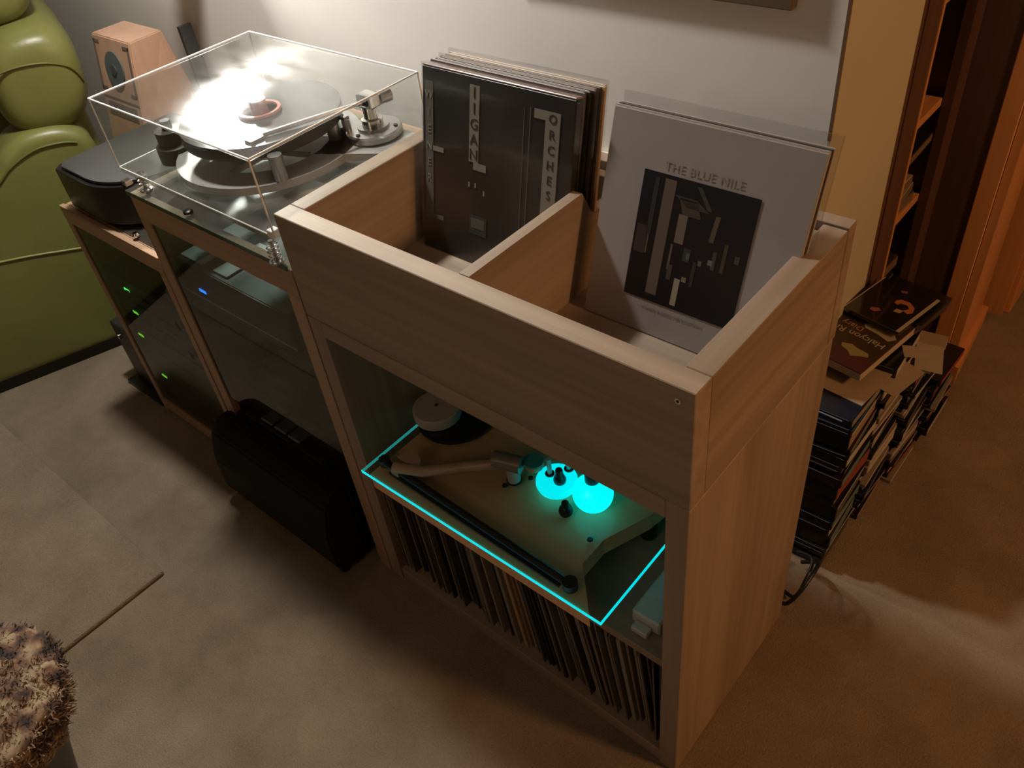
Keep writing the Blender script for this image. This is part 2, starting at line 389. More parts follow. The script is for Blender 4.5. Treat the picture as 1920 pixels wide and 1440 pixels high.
# right bay: pale grey album, square photograph
lean = math.atan2(.098, .297)
R2 = lp_root('record', 'pale grey album with dark square photograph, front of right crate bay', -.3385, .240, .7765, lean, .004)
box('sleeve', (0, 0, 0), (.3145, .0035, .313), flat((.37, .345, .335), .5), R2, .0005, world=False)
box('plastic_sleeve', (.0, -.0010, -.001), (.3175, .0045, .3165), PLASTIC, R2, world=False)
PX0, PX1, PZ0, PZ1 = .066, .246, .052, .239
pic = fl('cover_photograph', PX0, PZ0, PX1, PZ1, flat((.008, .009, .011), .35), R2)
def ph(x0, z0_, x1, z1_, c, sl=0.0, y=-.0013, name='photo_shape'):
    bm = bmesh.new(); k = PX1-PX0; hh = PZ1-PZ0
    pts = [(PX0+k*x0, PZ0+hh*z0_), (PX0+k*x1, PZ0+hh*z0_), (PX0+k*(x1+sl), PZ0+hh*z1_), (PX0+k*(x0+sl), PZ0+hh*z1_)]
    a = [bm.verts.new((p[0], y, p[1])) for p in pts]; b = [bm.verts.new((p[0], y-.0003, p[1])) for p in pts]
    bm.faces.new(a); bm.faces.new(b)
    for i in range(4): bm.faces.new((a[i], a[(i+1) % 4], b[(i+1) % 4], b[i]))
    return link(name, bm, flat(c, .5), pic, False)
ph(.20, .06, .30, .97, (.115, .085, .065))
ph(.02, .36, .12, .58, (.035, .025, .028)); ph(.11, .52, .15, .96, (.022, .024, .026)); ph(.125, .37, .14, .52, (.10, .07, .06))
ph(.35, .30, .37, .50, (.11, .09, .07)); ph(.37, .52, .45, .74, (.15, .12, .09)); ph(.40, .74, .56, .86, (.06, .047, .036), -.05)
ph(.43, .80, .62, .87, (.04, .04, .04), -.12); ph(.66, .60, .70, .80, (.09, .07, .055), .02)
ph(.60, .82, .64, .97, (.045, .045, .045), -.12); ph(.44, .03, .49, .25, (.30, .27, .21)); ph(.47, .40, .53, .50, (.03, .035, .035))
ph(.50, .24, .54, .28, (.17, .14, .11)); ph(.50, .42, .53, .47, (.10, .12, .12)); ph(.61, .40, .64, .44, (.10, .09, .08)); ph(.69, .43, .73, .47, (.16, .15, .13))
ph(.72, .40, .75, .54, (.05, .05, .055)); ph(.80, .40, .83, .62, (.055, .045, .035)); ph(.90, .50, .94, .56, (.05, .05, .05))
ph(.36, .22, .40, .34, (.06, .05, .04)); ph(.57, .22, .60, .42, (.03, .028, .025))
text('title_lettering', 'THE BLUE NILE', .0165, Matrix.Translation((.157, -.0008, .2500)) @ FA, flat((.325, .30, .29), .6), R2, .0001, spacing=1.12)
text('small_caption', 'A WALK ACROSS THE ROOFTOPS', .0065, Matrix.Translation((.150, -.0008, .040)) @ FA, flat((.30, .275, .25), .6), R2, .0001, spacing=1.05)
y = .2455
for i, (cc, t) in enumerate([((.5, .47, .43), .004), ((.04, .04, .035), .004), ((.46, .40, .33), .004)]):
    r = lp_root('record', ('cream', 'black', 'buff')[i]+' record sleeve '+('directly', 'second', 'third')[i]+' behind the pale grey album in the right crate bay', -.338+.001*i, y, zb, lean-.008-.006*i, t, 'records in the right crate bay')
    box('sleeve', (0, 0, 0), (.3145, t-.0005, .3145), flat(cc, .5), r, .0005, world=False)
    if i == 2: box('plastic_sleeve', (.004, -.0006, 0), (.321, t+.001, .330), PLASTIC, r, world=False)
    y += t+.0015

# row of records in the bottom of the cabinet
x = -W+T+.004
pal = [(.08, .08, .08), (.02, .02, .022), (.19, .165, .14), (.05, .055, .06), (.13, .125, .12), (.015, .015, .017), (.27, .25, .22), (.03, .037, .045), (.15, .13, .11), (.06, .05, .045)]
names_ = ['charcoal', 'black', 'taupe', 'slate', 'grey', 'jet black', 'pale grey', 'blue-black', 'brown-grey', 'umber']
HH = .292
def lean_at(f):
    pts = [(0, -.028), (.25, -.05), (.42, -.085), (.60, -.15), (.74, -.19), (.86, -.12), (.90, -.11), (.935, 0), (1.1, 0)]
    for (a, b), (c, d) in zip(pts, pts[1:]):
        if a <= f <= c: return b+(d-b)*(f-a)/(c-a)
    return 0
i = 0; bx0 = x; tx0 = x-.02
while True:
    f = (x+W)/W; tl = lean_at(f)+random.uniform(-.006, .004)
    t = random.choice([.003, .0035, .004, .0045, .0055, .007, .009])
    gap = random.choice([.0008, .0015, .003, .005])
    x = max(bx0+gap, tx0+.0006-HH*math.tan(tl))
    if x+t > -T-.003: break
    k = random.randrange(len(pal)); col = pal[k]; nmx = names_[k]
    if .50 < f < .535: col = (.40, .26, .15); nmx = 'tan'
    if .80 < f < .83: col = (.20, .19, .17); nmx = 'light grey'
    bx0 = x+t; tx0 = x+t+HH*math.tan(tl)
    yo = .014 + random.uniform(0, .022)
    third = ['at the left end', 'left of the middle', 'just left of the middle', 'just right of the middle', 'right of the middle', 'among the most tilted', 'at the right end'][min(6, int(f*7))]
    o = thing('shelved_record', '%s %s record sleeve %s of the cabinet floor row' % ('thick' if t > .005 else 'thin', nmx, third), 'record', (x, yo, .0372+abs(tl)*.0), (0, tl, 0), 'records on the bottom shelf')
    hh = HH - abs(tl)*.06 + random.uniform(-.010, 0)
    bm = bmesh.new()
    c_ = random.choice([0, .006, .022, .034])
    pts = [(0, 0, 0), (0, .312, 0), (0, .312, hh), (0, c_, hh), (0, 0, hh-c_*.9)] if c_ else [(0, 0, 0), (0, .312, 0), (0, .312, hh), (0, 0, hh)]
    a = [bm.verts.new(p) for p in pts]; b = [bm.verts.new((p[0]+t-.0004, p[1], p[2])) for p in pts]
    bm.faces.new(a); bm.faces.new(b)
    for q in range(len(a)): bm.faces.new((a[q], a[(q+1) % len(a)], b[(q+1) % len(a)], b[q]))
    link('sleeve', bm, flat(col, .3 if random.random() < .5 else .6), o, False)
    if random.random() < .35:
        box('paper_edge', (t*.3, -.0006, .004), (t*.6, .001, hh-.038), flat((.24, .22, .19)), o, world=False)
    i += 1

# ================= SMALL GLASS-PLINTH TURNTABLE in the cabinet =================
GZ = .430
tt = thing('glass_turntable', 'turntable with cyan edge-lit glass plinth over reflection-coloured board, standing on the cabinet shelf', 'turntable', (-.40, .15, .3535))
# shelf-level tan board, put in for the wood tone reflected in the glass
prism('reflection_board', [(-.668, -.030, .385), (-.150, -.031, .385), (-.215, .040, .385), (-.215, .100, .385), (-.180, .190, .385), (-.150, .36, .385), (-.660, .36, .385)], (0, 0, .038), BOARD, tt)
box('glass_plinth', (-.682, -.036, GZ-.006), (-.124, .365, GZ), clear('plinth_glass', (.93, .97, .96), .03, .0, .3, 1.35), tt)
box('lit_edge', (-.6835, -.0375, GZ-.0062), (-.1225, -.0362, GZ+.0002), CYANE, tt)
box('lit_edge', (-.1239, -.036, GZ-.0062), (-.1222, .365, GZ+.0002), CYANE, tt)
CYANL = mat('cyan_edge_dim', (0, .3, .3), .3, emis=(0.02, .30, .28), estr=.6)
box('lit_edge', (-.6835, -.036, GZ-.0062), (-.6822, .365, GZ+.0002), CYANL, tt)
for px_, py_ in ((-.63, .02), (-.19, .20), (-.63, .33), (-.19, .33)): cyl('foot', (px_, py_, .3540), (px_, py_, .3855), .016, BLACK, tt, n=16)
# long black bar along the front
cyl('black_bar', (-.655, -.001, GZ+.009), (-.205, -.013, GZ+.009), .0075, BLACK, tt, n=14)
box('bar_rail', (-.63, -.0195, GZ+.0005), (-.215, -.0125, GZ+.005), BLACKM, tt, rz=-.0266)
cyl('end_knob', (-.200, -.013, GZ+.001), (-.200, -.013, GZ+.017), .013, BLACKM, tt, n=20)
cyl('end_knob', (-.655, .001, GZ+.001), (-.655, .001, GZ+.016), .012, BLACKM, tt, n=6)
# platter and pale puck
lathe('platter', [(0, 0), (.075, 0), (.078, .003), (.078, .008), (.074, .010), (0, .010)], (-.628, .172, GZ+.0005), BLACK, tt, 40)
pk = lathe('record_weight', [(0, 0), (.044, 0), (.048, .003), (.049, .012), (.048, .024), (.046, .026), (.0, .027)], (-.655, .150, GZ+.011), mat('pale_puck', (.52, .46, .40), .45), tt, 40)
cyl('centre_slot', (-.655, .150, GZ+.038), (-.655, .150, GZ+.041), .003, flat((.06, .05, .04)), pk, n=10)
# tonearm
AW = wood('arm_wood', (.36, .25, .16), (.48, .36, .24), 0, .4)
arm = tube('tonearm', [(-.618, -.006, GZ+.021), (-.56, .015, GZ+.026), (-.445, .085, GZ+.056), (-.415, .103, GZ+.059)], .0108, AW, tt, 12)
bm = bmesh.new(); a = []
prof = [(math.cos(t)*.026, math.sin(t)*.026) for t in [PI*k/10 for k in range(11)]]
prism('headshell', [(-.600+p[0], .012+p[1]*1.0, GZ+.026) for p in prof], (0, 0, .004), mat('pale_headshell', (.50, .37, .28), .35), arm)
box('cartridge', (-.625, -.012, GZ+.004), (-.605, .004, GZ+.016), AW, arm, .001)
PV = mat('frosted_pivot', (.20, .19, .17), .3)
cyl('pivot_block', (-.446, .092, GZ+.062), (-.396, .108, GZ+.062), .0165, PV, tt, n=24)
cyl('pivot_post', (-.424, .112, GZ+.0005), (-.424, .112, GZ+.047), .0125, mat('pale_post', (.45, .48, .45), .35), tt, n=24)
cyl('post_foot', (-.424, .112, GZ+.0002), (-.424, .112, GZ+.003), .0145, BLACK, tt, n=24)
cw = lathe('counterweight', [(0, 0), (.011, .002), (.0165, .009), (.018, .018), (.018, .020), (0, .020)], (-.384, .128, GZ+.040), mat('ochre_weight', (.45, .33, .12), .4), tt, 24)
lathe('weight_rim', [(0, .0202), (.0185, .0202), (.0185, .024), (0, .024)], (-.384, .128, GZ+.040), mat('teal_rim', (.05, .35, .33), .4), cw, 24)
# glowing disc with posts
CYAND = mat('cyan_glow_disc', (0, .35, .35), .3, emis=(0.0, 0.72, .78), estr=.95)
gd = lathe('glowing_disc', [(0, 0), (.028, 0), (.036, .004), (.0385, .012), (.038, .018), (.036, .021), (0, .0215)], (-.350, .146, GZ+.001), CYAND, tt, 40)
for q in ((-.366, .147), (-.345, .176)):
    lathe('post_collar', [(.0055, .0), (.009, .0), (.009, .002), (.0055, .002)], (q[0], q[1], GZ+.0225), BLACK, gd, 20)
    cyl('post', (q[0], q[1], GZ+.022), (q[0]+.0, q[1], GZ+.062), .0045, mat('pale_cyan_post', (.35, .6, .6), .3), gd, n=14)
lathe('plug', [(0, 0), (.011, 0), (.012, .006), (.009, .014), (.007, .017), (.007, .028), (.006, .031), (0, .031)], (-.340, .143, GZ+.0228), BLACK, gd, 20)
# glowing bulb
gb = lathe('glowing_bulb', [(0, 0)]+[(.036*math.sin(PI*k/16), .0355*(1-math.cos(PI*k/16))) for k in range(1, 15)]+[(.010, .069), (0, .069)], (-.268, .145, GZ+.002), CYAN, tt, 40)
cyl('bulb_cap', (-.268, .145, GZ+.066), (-.268, .145, GZ+.095), .013, BLACK, gb, n=20)
lathe('knob', [(0, 0), (.012, 0), (.013, .006), (.011, .014), (.0075, .018), (.0065, .027), (0, .028)], (-.300, .106, GZ+.0005), BLACK, tt, 20)
for q in ((-.231, .083), (-.430, .092), (-.402, .133)): lathe('screw', [(0, 0), (.0055, 0), (.0045, .0025), (0, .003)], (q[0], q[1], GZ+.0002), BLACKM, tt, 12)
for q in ((-.1, .0), ): pass
WB = mat('white_power_box', (.55, .56, .54), .4)
wb = thing('power_box', 'small pale stepped box on the cabinet shelf right of the lit glass', 'box', (-.085, .09, .3535))
box('body', (-.116, .036, .3535), (-.062, .20, .383), WB, wb, .003)
box('step', (-.106, .018, .3535), (-.075, .036, .366), WB, wb, .002)
cpl = bpy.data.lights.new('cyan_lamp_light', 'POINT'); cpl.energy = .008; cpl.color = (0, .85, 1); cpl.shadow_soft_size = .03
co = bpy.data.objects.new('cyan_lamp_light', cpl); C.objects.link(co); co.location = (-.310, .20, GZ+.10)

# ================= HIFI UNITS =================
def unit(name, label, x0, x1, depth, ztop, rail, stile, y0=0.0, opened=False):
    u = thing(name, label, 'cabinet', ((x0+x1)/2, y0+depth/2, 0))
    box('side_panel', (x0, y0+.019, .0), (x0+.018, y0+depth, ztop-.018), BEECH[2], u)
    box('side_panel', (x1-.018, y0+.019, .0), (x1, y0+depth, ztop-.018), BEECH[2], u)
    if opened:
        for a_, b_ in (((x0, y0+.019), (x0+.03, y0+depth)), ((x1-.03, y0+.019), (x1, y0+depth)), ((x0+.03, y0+depth-.03), (x1-.03, y0+depth))): box('top_rail', (a_[0], a_[1], ztop-.0178), (b_[0], b_[1], ztop), BEECH[1], u)
    else:
        box('top_panel', (x0, y0+.019, ztop-.018), (x1, y0+depth, ztop), BEECH[0], u)
        box('bottom_panel', (x0+.018, y0+.019, .03), (x1-.018, y0+depth-.01, .048), BEECH[0], u)
    box('back_panel', (x0+.018, y0+depth-.009, .048), (x1-.018, y0+depth, ztop-.018), DARKWOOD[2], u)
    d = box('front_rail', (x0, y0, ztop-rail), (x1, y0+.0185, ztop), BEECH[0], u, .001)
    box('stile', (x0, y0, 0), (x0+stile, y0+.0185, ztop-rail), BEECH[2], u, .001)
    box('stile', (x1-stile, y0, 0), (x1, y0+.0185, ztop-rail), BEECH[2], u, .001)
    if not opened: box('bottom_rail', (x0+stile, y0, .012), (x1-stile, y0+.0185, .050), BEECH[0], u, .001)
    return u
# middle unit
mx0, mx1, mz = -1.290, -.764, .838
mu = unit('hifi_cabinet', 'tall beech hifi cabinet with smoked glass door under the main turntable', mx0, mx1, .50, mz, .058, .036, opened=True)
box('glass_top', (mx0+.002, -.004, mz+.0005), (mx1-.002, .48, mz+.0095), GLASS, mu)
box('glass_top_edge', (mx0+.002, -.0052, mz+.0005), (mx1-.002, -.0041, mz+.0095), GLASSG, mu)
for q in (.30, .57):
    box('shelf', (mx0+.019, .05, q), (mx1-.019, .48, q+.010), DARKWOOD[0], mu)
box('glass_door', (mx0+.036, .004, .30), (mx1-.036, .008, mz-.059), GLASSD, mu)
# left unit
lx0, lx1, lz = -1.745, -1.298, .680
lu = unit('hifi_cabinet', 'low beech hifi cabinet with dark glass top beside the green armchair', lx0, lx1, .44, lz-.004, .040, .022)
box('glass_top', (lx0+.055, .022, lz-.0035), (lx1-.012, .42, lz+.001), mat('dark_glass', (.045, .04, .035), .06), lu)
box('top_lip', (lx0, .0, lz-.0035), (lx1, .012, lz), BEECH[0], lu, .0008)
box('glass_door', (lx0+.023, .004, .055), (lx1-.023, .008, lz-.046), GLASSD, lu)

# components in left unit
def comp(name, label, lo, hi, ledx=None, ledz=None, lm=None, knobs=0, vents=0, slots=()):
    t = thing(name, label, 'hifi component', ((lo[0]+hi[0])/2, (lo[1]+hi[1])/2, lo[2]))
    box('case', (lo[0], lo[1]+.004, lo[2]+.006), hi, BLACKM, t, .001)
    box('front_panel', (lo[0]-.001, lo[1], lo[2]+.006), (hi[0]+.001, lo[1]+.0038, hi[2]), BLACK, t, .001)
    for fx in (lo[0]+.03, hi[0]-.03):
        for fy in (lo[1]+.03, hi[1]-.03): cyl('foot', (fx, fy, lo[2]), (fx, fy, lo[2]+.0058), .012, BLACK, t, n=12)
    if ledx is not None: box('led', (ledx-.012, lo[1]-.0012, ledz-.0035), (ledx+.012, lo[1]-.0002, ledz+.0035), lm, t)
    for k in range(knobs):
        kx = hi[0]-.05-.05*k; kz = (lo[2]+hi[2])/2
        cyl('knob', (kx, lo[1]-.0002, kz), (kx, lo[1]-.012, kz), .012, BLACKM, t, n=20)
    for k in range(vents):
        vx = lo[0]+.10+.022*k
        box('button', (vx, lo[1]-.003, (lo[2]+hi[2])/2-.004), (vx+.014, lo[1]-.0002, (lo[2]+hi[2])/2+.004), BLACKM, t, .0006)
    for s in slots: box('display', (lo[0]+s[0], lo[1]-.0008, lo[2]+s[1]), (lo[0]+s[2], lo[1]-.0001, lo[2]+s[3]), flat((.04, .045, .045), .2), t)
    return t
z = .0485
yc = .016
comp('disc_player', 'lowest black hifi component behind the left glass door', (lx0+.021, yc, .0485), (lx1-.021, .36, .195), -1.665, .155, YGLED, 2, 0, ((.03, .05, .2, .08),))
comp('tuner', 'second lowest black hifi component behind the left glass door', (lx0+.021, yc, .1965), (lx1-.021, .36, .322), -1.685, .293, YGLED, 0, 8)
comp('cassette_deck', 'black hifi component with textured front second from top behind left glass door', (lx0+.021, yc, .3235), (lx1-.021, .36, .425), -1.640, .387, YGLED, 1, 8, ((.16, .02, .33, .07),))
comp('amplifier', 'top black hifi component with bright green indicator behind left glass door', (lx0+.021, yc, .4265), (lx1-.021, .36, .500), -1.622, .466, GREENLED, 1, 5)
# components in the middle unit
ca = comp('streamer', 'black hifi component with blue indicator at the top of the tall cabinet', (mx0+.038, .016, .5815), (-.868, .40, .690), -1.178, .630, BLUELED, 0, 0)
box('trim_line', (mx0+.038, .0145, .607), (-.868, .0158, .611), mat('silver_trim', (.9, .95, .95), .35, 0), ca)
for q in ((-1.245, .030, -1.165, .17), (-1.125, .030, -1.075, .15)): box('vent_plate', (q[0], q[1], .6901), (q[2], q[3], .694), mat('grey_vent_plate', (.42, .45, .45), .35), ca, .001)
cb = comp('power_supply', 'small black hifi component on right at the top of the tall cabinet', (-.862, .06, .5815), (-.800, .36, .665))
cc_ = comp('phono_stage', 'black hifi component on the middle shelf of the tall cabinet', (mx0+.065, .060, .3115), (-.86, .40, .400), None, None, None, 2, 0, ((.05, .03, .16, .06),))
tag(box('paper_note', (-1.16, .070, .4005), (-1.10, .13, .4025), flat((.20, .19, .13))), 'folded pale yellow slip lying inside the tall cabinet', 'paper')

# black subwoofer in the bottom of the tall cabinet
sb = thing('subwoofer', 'large black subwoofer standing on the carpet before the tall hifi cabinet', 'subwoofer', (-1.06, -.10, 0))
prism('body', [(-1.285, -.0025, .018), (-1.285, -.0025, .250), (-.84, -.0025, .250), (-.84, -.0025, .018)], (0, 0, 0.0001), BLACK, sb) if False else None
bm = bmesh.new()
# profile in (y,z): sloping then rounded front, extruded in x
pr = [(-.002, .02), (-.070, .02), (-.088, .045), (-.086, .150), (-.066, .225), (-.040, .246), (-.030, .250), (-.002, .250)]
L = [bm.verts.new((-1.280, p[0], p[1])) for p in pr]; Rr = [bm.verts.new((-.835, p[0], p[1])) for p in pr]
bm.faces.new(L); bm.faces.new(Rr)
for k in range(len(pr)): bm.faces.new((L[k], L[(k+1) % len(pr)], Rr[(k+1) % len(pr)], Rr[k]))
bmesh.ops.bevel(bm, geom=list(bm.edges), offset=.006, segments=2, affect='EDGES')
SUBM = mat('matt_black_cloth', (.006, .006, .006), .75, spec=.25)
link('body', bm, SUBM, sb)
box('rear_body', (-1.250, -.0019, .02), (-.835, .34, .250), SUBM, sb, .003)
box('control_plate', (-1.225, .010, .2503), (-.93, .13, .2525), BLACKM, sb, .001)
SWM = mat('grey_switch', (.20, .22, .22), .3)
for k in range(6): box('switch', (-1.17+.052*(k % 3), .020+.045*(k//3), .2527), (-1.128+.052*(k % 3), .054+.045*(k//3), .258), SWM, sb, .0015)
box('led', (-1.205, .112, .2527), (-1.178, .119, .256), REDLED, sb)
for fx in (-1.24, -.86):
    for fy in (-.060, -.020): cyl('foot', (fx, fy, 0), (fx, fy, .0215), .014, BLACK, sb, n=14)
# little black box left of the low cabinet
bx_ = thing('power_conditioner', 'small black box on the carpet between armchair and low hifi cabinet', 'box', (-1.86, .10, 0))
box('case', (-1.945, .03, .012), (-1.80, .24, .225), BLACKM, bx_, .004)
box('base', (-1.955, .0, 0), (-1.76, .26, .0118), BLACK, bx_)
cyl('knob', (-1.90, .0298, .19), (-1.90, .020, .19), .008, CHROME, bx_, n=16)

# black rounded turntable on the low unit
bt = thing('black_turntable', 'black rounded-front turntable with closed lid on the low hifi cabinet', 'turntable', (-1.52, .18, lz+.001))
def rounded(x0, x1, y0_, y1, r, n=10):
    pts = [(x0, y1), (x0, y0_+.02)]
    pts += [(x0+.02, y0_)]
    cx, cy = x1-r, y0_+r
    pts += [(cx+r*math.sin(PI/2*k/n), cy-r*math.cos(PI/2*k/n)) for k in range(n+1)]
    pts += [(x1, y1)]
    return pts
pp = rounded(-1.705, -1.40, .012, .34, .15)
shade(prism('plinth', [(p[0], p[1], lz+.012) for p in pp], (0, 0, .092), BLACK, bt, bev=.003))
lid_p = rounded(-1.690, -1.405, .022, .335, .145)
lid = shade(prism('lid', [(p[0], p[1], lz+.1065) for p in lid_p], (0, 0, .006), GREYTOP, bt, bev=.002))
box('clasp', (-1.455, .055, lz+.104), (-1.435, .075, lz+.116), CHROME, lid, .002)
for q in ((-1.69, .024), (-1.42, .024), (-1.69, .32), (-1.42, .32)):
    lathe('foot', [(0, 0), (.007, .001), (.009, .006), (.006, .011), (0, .0115)], (q[0], q[1], lz+.0012), CHROME, bt, 16)
box('lower_chassis', (-1.66, .06, lz+.006), (-1.33, .33, lz+.012), BLACKM, bt)

# ================= MAIN TURNTABLE =================
PZ = mz+.0098     # glass surface
mt = thing('turntable', 'large silver and acrylic turntable under clear dust cover on tall hifi cabinet', 'turntable', (-1.03, .18, PZ))
BZ = .890
px0, px1, py0, py1 = -1.276, -.778, .000, .366
box('acrylic_base', (px0, py0, BZ), (px1, py1, BZ+.008), clear('base_acrylic', (.93, .95, .94), .008, .22, .25, 1.5, .2), mt)
COP = mat('copper_pink', (.50, .28, .24), .3, .7)
for q in ((px0+.03, py0+.02), (px0+.03, py1-.03), (px1-.015, py1-.03), (px1-.015, py0-.002), ):
    ft = lathe('foot', [(0, 0), (.013, 0), (.013, .003), (.004, .004), (.004, BZ-PZ-.0005), (0, BZ-PZ-.0005)], (q[0], q[1], PZ), ALU, mt, 20)
    pts = [(q[0]+.010*math.cos(t*.7), q[1]+.010*math.sin(t*.7), PZ+.008+.026*t/30) for t in range(31)]
    tube('spring', pts, .0014, CHROME, ft, 6)
TC = (-1.036, .194)
# spider sub-chassis
bm = bmesh.new(); n = 48; ro, ri = .176, .118; zz0, zz1 = BZ+.016, BZ+.030
va = [[bm.verts.new((TC[0]+r*math.cos(2*PI*k/n), TC[1]+r*math.sin(2*PI*k/n), z_)) for k in range(n)] for r, z_ in ((ro, zz0), (ro, zz1), (ri, zz1), (ri, zz0))]
for a_, b_ in ((0, 1), (1, 2), (2, 3), (3, 0)):
    for k in range(n): bm.faces.new((va[a_][k], va[a_][(k+1) % n], va[b_][(k+1) % n], va[b_][k]))
ch_ = shade(link('chassis_ring', bm, GREYALU, mt))
for a_ in (.45, .45+2*PI/3, .45+4*PI/3):
    d = Vector((math.cos(a_), math.sin(a_), 0)); s = Vector((-d.y, d.x, 0))*.024
    c0 = Vector((TC[0], TC[1], zz0+.001))
    prism('spoke', [c0+d*.03-s, c0+d*.125-s*1.5, c0+d*.125+s*1.5, c0+d*.03+s], (0, 0, .012), GREYALU, ch_)
lathe('bearing_hub', [(0, 0), (.042, 0), (.042, .016), (.02, .03), (.02, .06), (0, .06)], (TC[0], TC[1], zz0), GREYALU, ch_, 32)
prism('armboard', [(-.925, .20, zz0), (-.80, .27, zz0), (-.80, .36, zz0), (-.92, .36, zz0), (-.96, .30, zz0)], (0, 0, .014), GREYALU, ch_)
for q in ((-1.17, .25), (-1.06, .045), (-.90, .26)):
    cyl('chassis_foot', (q[0], q[1], BZ+.0083), (q[0], q[1], zz0), .012, BLACKM, mt, n=16)
# platter
PT = BZ+.066
pl = lathe('platter', [(0, 0), (.146, 0), (.149, .002), (.150, .006), (.150, .020), (.148, .0225), (.142, .0235), (0, .0235)], (TC[0], TC[1], PT), mat('platter_dark', (.045, .045, .043), .35), mt, 64)
lathe('record', [(.004, 0), (.1495, 0), (.1495, .0012), (.050, .0013), (.050, .0016), (.004, .0016)], (TC[0], TC[1], PT+.0238), mat('glossy_vinyl', (.03, .032, .03), .16), pl, 64)
RED = mat('red_clamp', (.36, .035, .03), .3)
cl_ = lathe('record_clamp', [(0, 0), (.017, 0), (.0155, .018), (.017, .024), (.0, .024)], (TC[0], TC[1], PT+.0256), RED, pl, 28)
lathe('clamp_ring', [(.034, 0), (.040, 0), (.041, .003), (.040, .006), (.034, .006), (.033, .003), (.034, 0)], (TC[0], TC[1], PT+.0256), mat('clear_red_ring', (.45, .16, .15), .2), cl_, 36)
# pillars
for q, h, r_ in (((-.893, .112), .046, .0125), ((-.928, .268), .034, .013), ((-1.175, .19), .034, .013)):
    p_ = cyl('pillar', (q[0], q[1], BZ+.0305), (q[0], q[1], BZ+.0305+h), r_, ALU, mt, n=24)
# motor
mo = lathe('motor', [(0, 0), (.034, 0), (.034, .030), (.026, .036), (.026, .060), (.010, .062), (.010, .078), (0, .078)], (-1.195, .085, BZ+.0085), BLACKM, mt, 28)
# tonearm and its base
AB = (-.872, .318)
ab = lathe('arm_base', [(0, 0), (.050, 0), (.053, .003), (.053, .012), (.050, .015), (.030, .0155), (.030, .020), (0, .020)], (AB[0], AB[1], zz1+.0005), ALU, mt, 40)
for k in range(3):
    a_ = k*2*PI/3+.6; cyl('bolt', (AB[0]+.042*math.cos(a_), AB[1]+.042*math.sin(a_), zz1+.0155), (AB[0]+.042*math.cos(a_), AB[1]+.042*math.sin(a_), zz1+.018), .0045, BLACK, ab, n=6)
lathe('arm_pillar', [(0, 0), (.020, 0), (.020, .012), (.014, .014), (.014, .034), (0, .034)], (AB[0], AB[1], zz1+.0208), CHROME, mt, 28)
yk = box('arm_yoke', (AB[0]-.016, AB[1]-.014, zz1+.055), (AB[0]+.020, AB[1]+.014, zz1+.080), CHROME, mt, .003, 2)
box('yoke_slot', (AB[0]-.006, AB[1]-.0165, zz1+.062), (AB[0]+.014, AB[1]-.0145, zz1+.074), BLACK, yk, .001)
ta = tube('tonearm', [(AB[0]+.008, AB[1]+.020, zz1+.067), (AB[0], AB[1]-.016, zz1+.067), (AB[0]-.035, .20, zz1+.068), (AB[0]-.065, .128, zz1+.066)], .0045, ALU, mt, 12)
cyl('counterweight', (AB[0]+.010, AB[1]+.016, zz1+.066), (AB[0]+.014, AB[1]+.040, zz1+.066), .0135, ALU, ta, n=24)
box('headshell', (AB[0]-.082, .098, zz1+.061), (AB[0]-.060, .132, zz1+.066), ALU, ta, .001)
box('cartridge', (AB[0]-.079, .102, zz1+.0595), (AB[0]-.063, .120, zz1+.0608), mat('cartridge_white', (.7, .68, .65), .4), ta, .0002)
bar = box('arm_lift', (AB[0]-.050, AB[1]-.046, zz1+.040), (AB[0]-.020, AB[1]-.034, zz1+.047), CHROME, mt, .001)
for k in range(3): box('lift_window', (AB[0]-.048+.009*k, AB[1]-.0468, zz1+.0415), (AB[0]-.042+.009*k, AB[1]-.0461, zz1+.0455), BLACK, bar)
cyl('lift_post', (AB[0]-.035, AB[1]-.034, zz1+.0155), (AB[0]-.035, AB[1]-.034, zz1+.0398), .008, ALU, mt, n=16)
# dust cover
dc = thing('dust_cover', 'clear acrylic dust cover with highlights painted along its edges over the large turntable', 'dust cover', ((px0+px1)/2, (py0+py1)/2, BZ+.0085))
c0, c1 = BZ+.0085, 1.036; t = .004
box('top_sheet', (px0, py0, c1-t), (px1, py1, c1), ACR, dc)
box('front_sheet', (px0, py0, c0), (px1, py0+t, c1-t), ACRS, dc)
box('rear_sheet', (px0, py1-t, c0), (px1, py1, c1-t), ACRS, dc)
box('side_sheet', (px0, py0+t, c0), (px0+t, py1-t, c1-t), ACRS, dc)
box('side_sheet', (px1-t, py0+t, c0), (px1, py1-t, c1-t), ACRS, dc)
e = .0028
for A, B in (((px0, py0, c1), (px1, py0, c1)), ((px0, py1, c1), (px1, py1, c1)), ((px0, py0, c1), (px0, py1, c1)), ((px1, py0, c1), (px1, py1, c1)),
             ((px0, py0, c0), (px0, py0, c1)), ((px1, py0, c0), (px1, py0, c1)), ((px0, py1, c0), (px0, py1, c1)), ((px1, py1, c0), (px1, py1, c1)),
             ((px0, py0, c0), (px1, py0, c0)), ((px0, py0, c0), (px0, py1, c0)), ((px1, py0, c0), (px1, py1, c0)), ((px0, py1, c0), (px1, py1, c0))):
    r = .0017 if A[2] == c1 or A[0] == B[0] and A[1] == B[1] else .0014
    cyl('edge_highlight', Vector(A)+Vector((0, 0, .0003)), Vector(B)+Vector((0, 0, .0003)), r, EDGE, dc, n=8)  # white rods stand in for light caught along the acrylic edges
box('corner_block', (px1-.014, py0-.004, c0-.002), (px1+.001, py0+.012, c0+.012), mat('white_corner', (.85, .85, .83), .3), dc, .001)
